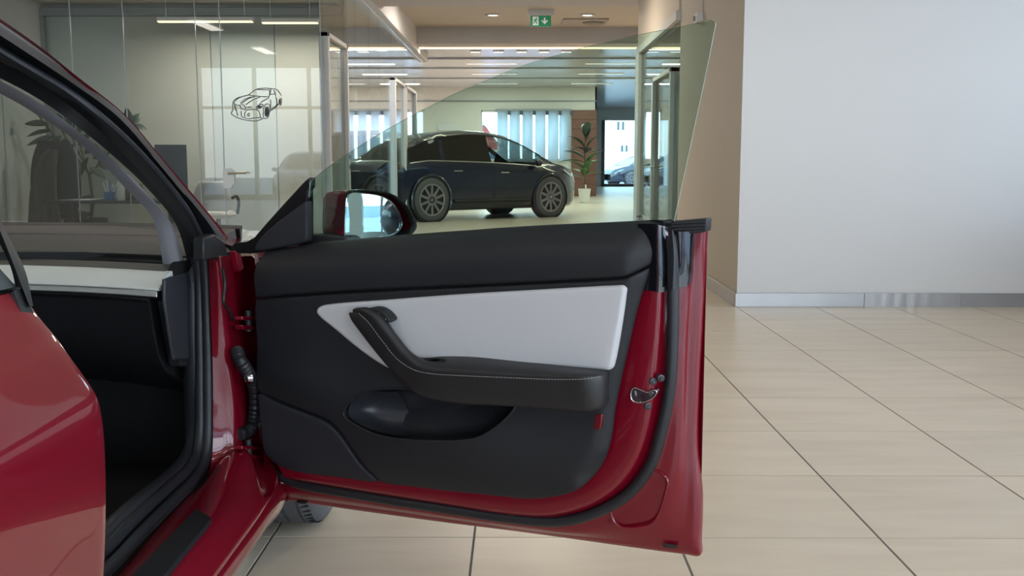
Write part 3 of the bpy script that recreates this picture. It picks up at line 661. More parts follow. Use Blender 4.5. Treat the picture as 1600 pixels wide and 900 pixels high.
# ---- door glass, leaning inwards towards the top
GK = 0.40; GZ = UZ(D(1050, 348, -.075))[1]
def DG(px, py, n0=-.075):
    r = ray(px, py); t = (n0 + GK * (CAMP.z - GZ) - (CAMP - DH).dot(EN)) / (r.dot(EN) - GK * r.z); return CAMP + r * t
go = [(484,284.5),(515,259),(550,235.5),(600,204.5),(663,170),(700,151),(753,127.5),(813,103.5),(860,88.5),(910,74.5),(1000,53.5),(1060,42),(1100,33.5),(1112,31.5),(1117.5,36),(1115,52),(1104,108),(1087,188),(1066,286),(1052,350),(1049,364)]
gp = cr([DG(*p) for p in go], 5) + [DG(1049, 368), DG(480, 392), DG(480, 330)]
n_ = len(gp); gn = (EN - Vector((0, 0, GK)) * -1 * 0).normalized()
wg = mesh('window_glass', gp + [p - EN * .0045 for p in gp], [tuple(range(n_)), tuple(range(2 * n_ - 1, n_ - 1, -1))] + [(i, (i + 1) % n_, (i + 1) % n_ + n_, i + n_) for i in range(n_)], [GLS_DOOR, GLS_EDGE], door, False)
for p in wg.data.polygons: p.material_index = 0 if len(p.vertices) > 4 else 1
# small T emblem printed on the glass
tl = [[(994.8,337.6),(997.5,336.9),(1000.3,336.9),(1003.2,337.6),(1002.4,339.2),(1000,338.8),(998,338.8),(995.6,339.2)], [(998.3,339.2),(999.9,339.2),(999.6,341.5),(999.1,344),(998.6,341.5)]]
q = MB()
for t in tl: q.prism([DG(a, b, -.0745) for a, b in t], -EN * .0006)
q.build('glass_emblem', INK, door)
# ---- mirror sail and mirror
MB().prism([D(x, y, -.055) for x, y in ((361,385),(368,379),(384,378),(397,371),(415,350),(440,322),(462,298),(476,283),(483.5,277),(483.5,292),(480,296),(480.5,379),(440,388),(398,396),(375,396),(360,393))], -EN * .025).build('mirror_sail', mat('sail_black', (.008, .008, .009), rough=.35, spec=.3), door, bevel=.002)
sheet('sail_trim', [(397,391),(401,378),(425,353),(450,334),(472,317.5),(477.5,314.5),(479,319),(479,350),(478.5,374),(474,378.5),(450,384.5),(415,391)], -.038, GRILLE, door, er=.006, ed=.006, back=-.06, k=3)
MP = Vector((-.405, 2.455, 0)); MN = Vector((.733, -.68, 0)).normalized()
def M(px, py, o=0.0):
    r = ray(px, py); t = ((MP - CAMP).dot(MN) + o) / r.dot(MN); return CAMP + r * t
bez = cr([M(*p) for p in ((541,300),(549,297.5),(563,296.5),(590,298),(617,305),(637,322),(648,342),(651.5,354),(645,365),(630,371),(600,375),(560,380),(541,381),(537.5,372),(537.5,345),(539,318))], 4, True)
cb = sum(bez, Vector()) / len(bez)
def lp(s, d, sh=(0, 0, 0)): return [cb + (p - cb) * s - MN * d + Vector(sh) for p in bez]
loops = [lp(.93, .012), lp(.965, .001), lp(1, 0), lp(1.005, .02), lp(.99, .05), lp(.93, .085), lp(.8, .112), lp(.6, .128), lp(.3, .137), lp(.05, .139)]
n_ = len(bez); V = [p for l in loops for p in l]
Fq = [(i * n_ + j, i * n_ + (j + 1) % n_, (i + 1) * n_ + (j + 1) % n_, (i + 1) * n_ + j) for i in range(len(loops) - 1) for j in range(n_)] + [tuple((len(loops) - 1) * n_ + j for j in range(n_))]
mh = mesh('mirror_housing', V, Fq, [RED, PLAST], door, True, 70)
zlow = M(560, 367).z
for p in mh.data.polygons:
    c = p.center
    p.material_index = 1 if (c.z < zlow + .002 or p.index < n_ * 2) else 0
mg = cr([M(x, y, -.008) for x, y in ((546.5,303),(571,302.5),(597,307),(611,315),(621,327),(626.5,340),(628,351),(623,361),(613,367),(583,372),(545,377),(540,374),(539,353),(541,326))], 5, True)
mc = sum(mg, Vector()) / len(mg); V = [mc + MN * .0]; Fq = []; nm_ = len(mg)
for fr in (.25, .5, .75, 1.0): V += [mc + (p - mc) * fr for p in mg]
V = [p - MN * ((p - mc).length ** 2 / (2 * 1.1)) for p in V]
Fq = [(0, 1 + j, 1 + (j + 1) % nm_) for j in range(nm_)] + [(1 + i * nm_ + j, 1 + i * nm_ + (j + 1) % nm_, 1 + (i + 1) * nm_ + (j + 1) % nm_, 1 + (i + 1) * nm_ + j) for i in range(3) for j in range(nm_)]
mesh('mirror_glass', V, Fq, MIRROR, door, True, 80)
MB().tube(mg + [mg[0]], .0012, 6, False).build('mirror_rim', CHROME, door)
MB().prism([D(x, y, -.09) for x, y in ((482, 366), (540, 368), (545, 384), (482, 388))], -EN * .09).build('mirror_arm', PLAST, door, bevel=.006)
# ---- body side round the door opening: hinge pillar and sill
Vv = lambda *a: Vector(a)
b0 = [PX(x, y, -.727) for x, y in ((326,400),(329,480),(332,560),(333,640),(331,715),(322,748),(295,775),(240,835),(189,893))] + [Vv(-.727, 1.30, .362)]
b1 = [PX(x, y, -.703) for x, y in ((338,400),(345,480),(349,560),(352,640),(350,712))] + [Vv(-.698, 2.34, .40), Vv(-.690, 2.17, .377), Vv(-.685, 1.96, .372), Vv(-.685, 1.75, .370), Vv(-.685, 1.30, .368)]
b2 = [PX(*a) for a in ((352,400,-.700),(358,480,-.692),(363,560,-.687),(368,640,-.682),(372,700,-.676))] + [Vv(-.655, 2.40, .41), Vv(-.635, 2.22, .380), Vv(-.615, 1.98, .372), Vv(-.612, 1.75, .370), Vv(-.612, 1.30, .368)]
b3 = [PX(*a) for a in ((398,400,-.690),(400,480,-.686),(402,560,-.684),(403,640,-.682),(405,690,-.675),(413,768,-.600))] + [Vv(-.588, 2.25, .335), Vv(-.584, 1.98, .335), Vv(-.584, 1.75, .335), Vv(-.584, 1.30, .335)]
b4 = [Vv(-.62, p.y + .03, p.z) for p in b3[:5]] + [Vv(-.588, 2.52, .275), Vv(-.576, 2.28, .270), Vv(-.574, 1.98, .27), Vv(-.576, 1.75, .27), Vv(-.576, 1.30, .27)]
b5 = [Vv(-.60, p.y + .03, p.z) for p in b3[:5]] + [Vv(-.596, 2.55, .238), Vv(-.594, 2.28, .240), Vv(-.594, 1.98, .243), Vv(-.594, 1.75, .243), Vv(-.594, 1.30, .243)]
b6 = [Vv(-.597, p.y - .0, p.z) for p in b3[:5]] + [Vv(-.68, 2.57, .20), Vv(-.68, 2.28, .20), Vv(-.68, 1.98, .20), Vv(-.68, 1.75, .20), Vv(-.68, 1.30, .20)]
b3b = [p + Vv(.004, .002, 0) for p in b3[:5]] + [Vv(-.594, 2.46, .322), Vv(-.579, 2.26, .312), Vv(-.575, 1.98, .313), Vv(-.575, 1.75, .313), Vv(-.575, 1.30, .313)]
b3c = [p + Vv(.008, .004, 0) for p in b3[:5]] + [Vv(-.598, 2.47, .314), Vv(-.586, 2.26, .304), Vv(-.583, 1.98, .305), Vv(-.583, 1.75, .305), Vv(-.583, 1.30, .305)]
b3d = [p + Vv(.012, .006, 0) for p in b3[:5]] + [Vv(-.592, 2.49, .302), Vv(-.578, 2.27, .294), Vv(-.576, 1.98, .295), Vv(-.576, 1.75, .295), Vv(-.576, 1.30, .295)]
side = rails('body_side', [b0, b1, b2, b3, b3b, b3c, b3d, b4, b5, b6], RED, car, k=6, k2=4, ang=70)
tp = [PZ(x, y, .384) for x, y in ((306, 794), (331, 809))]
MB().prism([tp[0], tp[0] * .06 + tp[1] * .94, tp[1] - Vv(0, .012, 0), Vv(-.613, 1.36, .384), Vv(-.676, 1.36, .384)], (0, 0, -.016)).build('scuff_plate', mat('scuff_black', (.010, .010, .012), rough=.75, spec=.2, var=.2, nscale=30, bump=.2, bscale=300), side, bevel=.001)
# hinges, check strap, wiring boot in the gap
for y0, y1 in ((494, 513), (696, 714)):
    MB().prism([PX(a, b, -.672) for a, b in ((366, y0), (404, y0 + 2), (404, y0 + 7), (366, y0 + 6))], (.02, .0, 0)).build('door_hinge', RED, side, bevel=.002)
    MB().prism([PX(a, b, -.672) for a, b in ((366, y1 - 5), (404, y1 - 3), (404, y1 + 2), (368, y1 + 2))], (.02, 0, 0)).build('door_hinge', RED, side, bevel=.002)
    c = PX(388, (y0 + y1) / 2, -.66); MB().tube([c - Vv(0, 0, .022), c + Vv(0, 0, .03)], .009, 10).build('hinge_pin', PLAST, side)
bt_ = cr([PX(370, 548, -.675), PX(375, 562, -.66), PX(386, 580, -.65), PX(396, 600, -.65), PX(398, 640, -.655), PX(392, 668, -.665), PX(372, 680, -.68)], 9)
MB().tube(bt_, [.014 + .003 * (i % 2) for i in range(len(bt_))], 10).build('wiring_boot', RUBBER, side)
c = PX(389, 590, -.645); MB().lathe([(.012, -.01), (.014, -.004), (.014, .004), (.012, .01)], c, (1, .2, 0), 12).build('boot_clip', CHROME, side)
ck = [PX(x, y, -.66) for x, y in ((363, 420), (366, 445), (364, 470), (372, 485), (378, 500))]
MB().tube(cr([p + Vv(-.022, 0, 0) for p in ck], 6), .004, 6).build('seam_sealer', PLAST, side)
MB().prism([PX(a, b, -.66) for a, b in ((358, 392), (366, 396), (372, 420), (366, 424), (361, 410))], (.015, 0, 0)).build('pillar_clip', RED, side, bevel=.002)
# ---- A-pillar layers
aX = lambda px: -.90 + .2 * px / 357.0
stn = [-120, 0, 60, 120, 194, 250, 300, 339, 357]
lay = {
 'a0': (0.0, [(-120,-52),(0,29),(60,71),(120,119),(194,178),(250,243),(300,302),(339,349),(357,372)]),
 'a1': (-.006, [(-120,-44),(0,34),(60,76),(119,124),(191,181),(247,247),(297,307),(335,353),(353,376)]),
 'a2': (-.014, [(-120,-20),(0,55),(60,94),(118,133),(180,179),(238,244),(288,304),(324,347),(345,377)]),
 'a3': (-.040, [(-120,-8),(0,70),(55,104),(108,142),(163,180),(222,241),(272,299),(306,344),(330,384)]),
 'a4': (-.034, [(-120,2),(0,79),(50,109),(100,139),(152,178),(205,226),(261,288),(295,334),(322,392)]),
 'a5': (-.070, [(-120,20),(0,96),(40,116),(88,150),(135,186),(188,236),(243,296),(286,352),(312,404)]),
 'a6': (-.092, [(-120,56),(0,122),(35,140),(75,164),(115,193),(168,236),(228,292),(276,353),(296,420)]),
 'a7': (-.098, [(-120,60),(0,126),(34,144),(73,168),(112,197),(165,240),(224,296),(272,357),(291,426)]),
 'a8': (-.125, [(-120,80),(0,142),(30,157),(65,178),(98,198),(148,235),(202,289),(250,344),(270,434)]),
 'a9': (-.150, [(-120,84),(0,146),(28,161),(62,182),(94,202),(142,239),(194,292),(240,346),(258,432)])}
AP = {}
for k_, (dx, pts) in lay.items():
    P_ = [PX(x, y, aX(stn[i]) + dx) for i, (x, y) in enumerate(pts)]
    h = -dx
    P_ = [Vv(-.955 - h, .2, 1.425 - h * .45), Vv(-.952 - h, .95, 1.425 - h * .45)] + P_
    AP[k_] = P_
pil = rails('roof_pillar', [AP['a0'], AP['a1']], RED, car, k=6, k2=1)
rails('pillar_crest', [[p + Vv(-.05, .05, -.01) for p in AP['a0']], [p + Vv(-.015, .012, .003) for p in AP['a0']], AP['a0']], RED, pil, k=6, k2=2)
rails('pillar_applique', [AP['a1'], [(a + b) / 2 + Vv(.008, -.004, .004) for a, b in zip(AP['a1'], AP['a2'])], AP['a2']], APIL, pil, k=6, k2=4)
rails('outer_seal', [AP['a2'], [(a * .6 + b * .4) + Vv(.012, -.006, 0) for a, b in zip(AP['a2'], AP['a3'])], AP['a3']], RUBBER, pil, k=6, k2=4)
rails('inner_seal', [AP['a3'], AP['a4'], AP['a5']], RUBBER, pil, k=6, k2=4)
rails('pillar_cover', [AP['a5'], AP['a6']], BLK, pil, k=6, k2=2)
rails('pillar_trim', [AP['a7'], [(a + b) / 2 + Vv(.008, -.008, 0) for a, b in zip(AP['a7'], AP['a8'])], AP['a8'], AP['a9']], HEADL, pil, k=6, k2=3)
MB().tube(cr(AP['a4'], 6), .008, 8).build('seal_bead', RUBBER, pil)
# rubber shoe at the pillar's foot and the black corner where bonnet and mirror sail meet
MB().prism([PX(x, y, -.70) for x, y in ((318,372),(336,366),(350,376),(358,402),(352,411),(335,404),(318,408))], (-.03, .02, 0)).build('pillar_foot_seal', RUBBER, pil, bevel=.004)
# ---- seals down the opening
so = [PX(x, y, -.742) for x, y in ((318,395),(322,440),(324,520),(325,600),(324,690),(318,722),(304,748),(276,777),(215,838),(172,884))] + [Vv(-.745, 1.3, .40)]
si = [PX(x, y, -.760) for x, y in ((306,400),(311,440),(312,520),(313,600),(312,680),(306,712),(290,737),(262,762),(205,815),(165,856))] + [Vv(-.765, 1.3, .41)]
MB().tube(cr(so, 6), .014, 10).build('opening_seal', RUBBER, side)
MB().tube(cr(si, 6), .013, 10).build('inner_seal_bead', RUBBER, side)
k0 = [p + Vv(-.002, 0, .004) for p in si]
k1 = [PX(x, y, -.775) for x, y in ((296,424),(299,450),(300,520),(302,600),(303,680),(296,706),(268,738),(240,760),(190,802),(160,832))] + [Vv(-.78, 1.3, .43)]
rails('sill_trim', [[p + Vv(-.02, .01, 0) for p in so], k0, k1, [p + Vv(-.022, 0.01, -.004) for p in k1], [p + Vv(-.04, .05, -.12) for p in k1]], mat('kick_plastic', (.016, .017, .022), rough=.5, var=.1), car, k=5, k2=2)
MB().prism([PX(x, y, -.785) for x, y in ((258,436),(296,425),(300,500),(301,560),(272,562),(266,525),(258,470))], (-.008, 0, 0)).build('kick_panel', mat('kick_plastic_grey', (.028, .03, .037), rough=.55, var=.1), car, bevel=.003)
# ---- dashboard: each strip a bar across the cabin
XR, XL = -.815, -2.19
def bar(name, prof, m, parent, xr=XR, xl=XL, bow=.0, bev=.002):
    xs_ = [xr, xr - .10, xr - .22, xr - .40, XC]; xs_ += [2 * XC - x for x in xs_[:4][::-1]]
    R = []
    for x in xs_:
        e = min(1, abs(x - XC) / abs(xr - XC)); bw = .16 * (1 - e ** 2.2)
        R.append([Vv(x, Y + bw, (PY(205, py, Y).z if not isinstance(py, tuple) else py[0])) for py, Y in prof])
    n = len(prof); V = [p for r in R for p in r]
    Fq = [(i * n + j, i * n + (j + 1) % n, (i + 1) * n + (j + 1) % n, (i + 1) * n + j) for i in range(len(R) - 1) for j in range(n)] + [tuple(range(n)), tuple((len(R) - 1) * n + j for j in range(n))]
    o = mesh(name, V, Fq, m, parent, True, 30)
    if bev:
        md = o.modifiers.new('bevel', 'BEVEL'); md.width = bev; md.segments = 2; md.limit_method = 'ANGLE'; md.angle_limit = math.radians(40)
    return o
dash = bar('dashboard', [(357,2.86),(361,2.80),(366,2.73),(370,2.68),(373,2.675),(377,2.65),(383,2.59),(391,2.51),(397,2.465),(401,2.45),(403,2.46),((.80,),2.55),((.70,),2.95)], DASHB, car, xr=-.79, bev=.004)
bar('dash_edge_line', [(352,2.90),(355,2.88),(357,2.87),((.86,),2.88)], RUBBER, dash, xr=-.78)
bar('vent_slot', [(403,2.47),(409,2.455),(413,2.45),((.80,),2.55)], PLAST, dash, xr=-.80)
bar('dash_shelf', [(413,2.42),(417,2.40),(423,2.36),((.82,),2.44)], DASHB, dash, xr=-.82)
bar('white_dash_strip', [(423,2.365),(425,2.352),(436,2.31),(446,2.283),(452,2.268),(455,2.268),((.80,),2.38)], mat('white_dash', (.80, .82, .79), rough=.45, var=.02), dash, xr=-.803, bev=.003)  # brighter copy of the white vinyl, windscreen light put into its colour
bar('metal_dash_strip', [(455.2,2.266),(465,2.262),(467,2.268),((.775,),2.40)], SATIN, dash, xr=-.806)
bar('glove_box', [(467,2.272),(474,2.285),(520,2.305),(560,2.33),(582,2.38),((.45,),2.75),((.78,),2.75)], BLK, dash, xr=-.83, bev=.005)
MB().prism([(-.79, 2.40, .86), (-.79, 2.72, .90), (-.79, 2.72, .55), (-.79, 2.36, .62), (-.79, 2.30, .78)], (-.03, 0, 0)).build('dash_end_cap', BLK, dash, bevel=.004)
# footwell and floor
MB().box(-2.25, -.80, 2.72, 2.80, .25, .86).build('firewall', CARPET, car)
MB().box(-2.25, -.76, -.6, 2.75, .22, .27).build('cabin_carpet', CARPET, car)
MB().box(-1.66, -1.34, 1.0, 2.7, .27, .52).build('centre_tunnel', PLAST, car, bevel=.02)
# ---- rear door, closed: outline of its front edge carried backwards along the car
pe = [(33,453),(40,462),(60,492),(90,528),(113,560),(140,598),(151,616),(156,628),(163,668),(167,741),(167,825),(164,900)]
pf = [PY(x, y, 1.385) for x, y in pe] + [Vv(-.592, 1.385, .44), Vv(-.60, 1.385, .36), Vv(-.59, 1.385, .31), Vv(-.60, 1.385, .265), Vv(-.64, 1.385, .25)]
Rr = [[p + Vv(-.022, .002, 0) for p in pf], [p + Vv(-.003, .001, 0) for p in pf]]
for Y, dx, dz in ((1.379, 0, 0), (1.30, .004, 0.001), (1.1, .011, .004), (.85, .013, .010), (.6, .006, .016), (.35, -.008, .022)):
    Rr.append([Vv(p.x + dx, Y, p.z + (dz if p.z > .45 else 0)) for p in pf])
cols = list(zip(*Rr)); rdoor = rails('rear_door', [list(c) for c in cols], RED, car, k=4, k2=4, ang=60)
rg = [[Vv(-.680, 1.375, .930), Vv(-.76, 1.30, 1.08), Vv(-.86, 1.25, 1.25), Vv(-.95, 1.2, 1.40)], [Vv(-.668, .4, .955), Vv(-.75, .4, 1.10), Vv(-.85, .4, 1.26), Vv(-.955, .4, 1.405)]]
rails('rear_window_glass', rg, mat('rear_glass_dark', (.10, .11, .11), rough=.05, coat=1, var=.05), rdoor, k=4, k2=1)
MB().prism([PY(x, y, 1.375) for x, y in ((38, 450), (53, 490), (49, 500), (30, 458))] , (0, -.03, 0)).build('belt_corner', PLAST, rdoor)
bp_ = [PY(x, y, 1.39) for x, y in ((52,478),(40,425),(20,382),(0,343),(-60,230))] + [Vv(-.93, 1.34, 1.37)]
bq_ = [PY(x, y, 1.36) for x, y in ((46,478),(34,447),(16,400),(-4,352),(-64,240))] + [Vv(-.935, 1.30, 1.37)]
rails('pillar_trim_black', [[p + Vv(-.05, .06, 0) for p in bp_], bp_, bq_], RUBBER, rdoor, k=5, k2=2)
MB().tube([PY(-20, 453, 1.37) , PY(34, 452.5, 1.37)], .004, 6).build('belt_line', RUBBER, rdoor)
lf = [Vv(-.695, 1.383, .93), Vv(-.64, 1.383, .80), Vv(-.60, 1.383, .66), Vv(-.61, 1.383, .45), Vv(-.63, 1.383, .27)]
rails('rear_door_edge', [lf, [p + Vv(-.14, .0, 0) for p in lf]], PLAST, rdoor, k=4, k2=1)
# ---- bonnet, wings, far side, roof, tail: the rest of the car
def zlow_f(Y):
    c, r = 3.10, .385
    return .335 + math.sqrt(r * r - (Y - c) ** 2) if abs(Y - c) < r * .995 else .22
Ys = [2.535 + .06 * i for i in range(26)]
def wing(sgn):
    R = []
    for fr in (0, .02, .3, .55, .8, .92, 1):
        row = []
        for Y in Ys:
            t = max(0, (Y - 3.1) / .95); zt = .875 - .02 * (Y - 2.5) - .20 * t ** 2; zl = zlow_f(Y); z = zl + (zt - zl) * fr
            x = -.592 + .022 * math.sin(PI * fr) - .14 * t ** 3 - (.075 * ((z - .74) / .13) ** 2 if z > .74 else 0)
            if fr == 0: x -= .03
            p = Vv(x, Y, z); R_ = p if sgn > 0 else mir(p); row.append(R_)
        R.append(row)
    return R
rails('front_wing', wing(1), RED, car, k=1, k2=1); rails('front_wing', wing(-1), RED, car, k=1, k2=1)
hr = []
for i, Y in enumerate(Ys):
    t = max(0, (Y - 3.1) / .95); zt = .875 - .02 * (Y - 2.5) - .20 * t ** 2; x = -.592 - .14 * t ** 3 - .075
    bw = .42 * max(.12, 1 - (Y - 2.535) / 1.2); hr.append([Vv(x, Y, zt), Vv(x - .25, Y + bw * .7, zt + .022), Vv(XC, Y + bw, zt + .03), mir(Vv(x - .25, Y + bw * .7, zt + .022)), mir(Vv(x, Y, zt))])
rails('bonnet', hr, RED, car, k=3, k2=1)
MB().prism([(-.72, 2.56, .872), (-.82, 2.84, .878), (XC, 3.05, .885), (2 * XC + .82, 2.84, .878), (2 * XC + .72, 2.56, .872)], (0, 0, -.06)).build('cowl', PLAST, car)
wpt = [(-.84, 2.52, .895), (-.90, 2.30, 1.05), (-.96, 1.98, 1.22), (-1.0, 1.60, 1.35)]
ae = [AP['a0'][i] + Vv(-.035, .045, .002) for i in (10, 8, 6, 4, 3, 2)]
wr_ = []
for j, p in enumerate(ae):
    d = .34 - .05 * j; wr_.append([p, Vv(-1.15, p.y + d * .75, p.z + .012), Vv(XC, p.y + d, p.z + .018), Vv(-1.85, p.y + d * .75, p.z + .012), mir(p)])
rails('windshield', wr_, GLS_WIND, car, k=5, k2=3)
mr = [[mir(p) for p in AP[a]] for a in ('a0', 'a2', 'a5', 'a9')]
rails('far_pillar', mr, BLK, car, k=4, k2=1)
rf_ = []
for Y, z in ((1.95, 1.375), (1.5, 1.425), (1.0, 1.447), (.4, 1.44), (-.2, 1.37), (-.7, 1.25)):
    rf_.append([Vv(-.97, Y - .02, z - .02), Vv(-1.2, Y, z), Vv(XC, Y, z + .012), mir(Vv(-1.2, Y, z)), mir(Vv(-.97, Y - .02, z - .02))])
rails('roof', rf_, GLS_ROOF, car, k=4, k2=3)
fs = [[Vv(-2.44, Y, z) for Y in (2.5, 1.5, .4, -.8)] for z in (.25,)] + [[Vv(x, Y, z) for Y in (2.5, 1.5, .4, -.8)] for x, z in ((-2.42, .3), (-2.43, .65), (-2.40, .80), (-2.32, .93))]
rails('far_side', fs, RED, car, k=2, k2=2)
rails('far_door_trim', [[Vv(-2.27, Y, z) for Y in (2.7, 1.5, .4, -.8)] for z in (.25, .6, .92)], BLK, car, k=2, k2=2)
rails('far_windows', [[Vv(-2.31, Y, .93) for Y in (2.2, 1.4, .4, -.5)], [Vv(-2.05, Y, 1.40) for Y in (1.6, 1.2, .4, -.3)]], GLS_WIND, car, k=2, k2=1)
qr = [[Vv(-.60 - .004 * i, Y, z) for i, Y in enumerate((.345, .05, -.3, -.8, -1.2))] for z in (.25,)] + [[Vv(x - .02 * (i / 4) ** 2, Y, z) for i, Y in enumerate((.345, .05, -.3, -.8, -1.2))] for x, z in ((-.585, .45), (-.575, .68), (-.60, .82), (-.665, .95))]
rails('quarter_panel', qr, RED, car, k=3, k2=3)
rails('tail', [[Vv(-.62, -1.2, z) for z in (.25, .6, .95)], [Vv(XC, -1.32, z) for z in (.25, .6, 1.0)], [Vv(-2.38, -1.2, z) for z in (.25, .6, .95)]], RED, car, k=3, k2=3)
rails('boot_lid', [[Vv(-.66, Y, z) for Y, z in ((-1.2, .95), (-.7, 1.12), (-.2, 1.30))], [Vv(XC, Y, z) for Y, z in ((-1.3, 1.0), (-.7, 1.24), (-.2, 1.38))], [Vv(-2.34, Y, z) for Y, z in ((-1.2, .95), (-.7, 1.12), (-.2, 1.30))]], GLOSSBLK, car, k=3, k2=3)
# ---- wheels
def wheel(x_out, yc, sgn=1):
    ax = (-1, 0, 0) if sgn > 0 else (1, 0, 0); R0 = .335; c = Vv(x_out, yc, R0)
    prof = [(.245, .012), (.262, .004), (.285, .0), (.305, .004), (.322, .014), (.330, .026)]
    for a, b in ((.055, .063), (.100, .108), (.137, .145), (.180, .188)): prof += [(R0, a - .001), (R0 - .007, a), (R0 - .007, b), (R0, b + .001)]
    prof += [(.330, .214), (.315, .232), (.285, .238), (.245, .228)]
    w_ = MB().lathe(prof, c, ax, 64).build('wheel', TYRE, car, ang=30)
    q = MB()
    for k in range(72):     # slots across the outer tread block
        a = 2 * PI * k / 72; d = Vv(0, math.cos(a), math.sin(a)); s = .026
        p0 = c + d * (R0 + .0004) + Vv(*ax) * s; p1 = c + d * (R0 + .0004) + Vv(*ax) * .050; t = Vv(0, -math.sin(a), math.cos(a)) * .0022
        q.prism([p0 - t, p1 - t * .6 + t * 3, p1 + t * 3.6, p0 + t], -d * .004)
    tr_ = q.build('tread_sipes', mat('sipe_black', (.012, .012, .013), rough=.9), w_); tr_['kind'] = 'stuff'
    MB().lathe([(.23, .01), (.246, .012), (.246, .22), (.22, .22), (.20, .03)], c, ax, 40).build('rim', RIM, w_)
    for k in range(10):
        a = 2 * PI * k / 10; d = Vv(0, math.cos(a), math.sin(a)); t = Vv(0, -math.sin(a), math.cos(a)); o_ = Vv(*ax)
        MB().prism([c + d * .03 - t * .022 + o_ * .02, c + d * .225 - t * .014 + o_ * .02, c + d * .225 + t * .014 + o_ * .02, c + d * .03 + t * .022 + o_ * .02], o_ * .03).build('spoke', RIM, w_, bevel=.004)
    q = MB()
    for k in range(5):
        a = -1.9 + .1 * k; d = Vv(0, math.cos(a), math.sin(a)); t = Vv(0, -math.sin(a), math.cos(a)); p = c + d * .286 + Vv(*ax) * -.0015
        q.prism([p - t * .01 - d * .008, p + t * .002 - d * .008, p + t * .008 + d * .008, p - t * .004 + d * .008], Vv(*ax) * .002)
    q.build('sidewall_marks', mat('tyre_mark', (.2, .2, .2), rough=.7), w_)
    return w_
wheel(-.572, 3.08); wheel(2 * XC + .572, 3.08, -1); wheel(-.585, -.55); wheel(2 * XC + .585, -.55, -1)

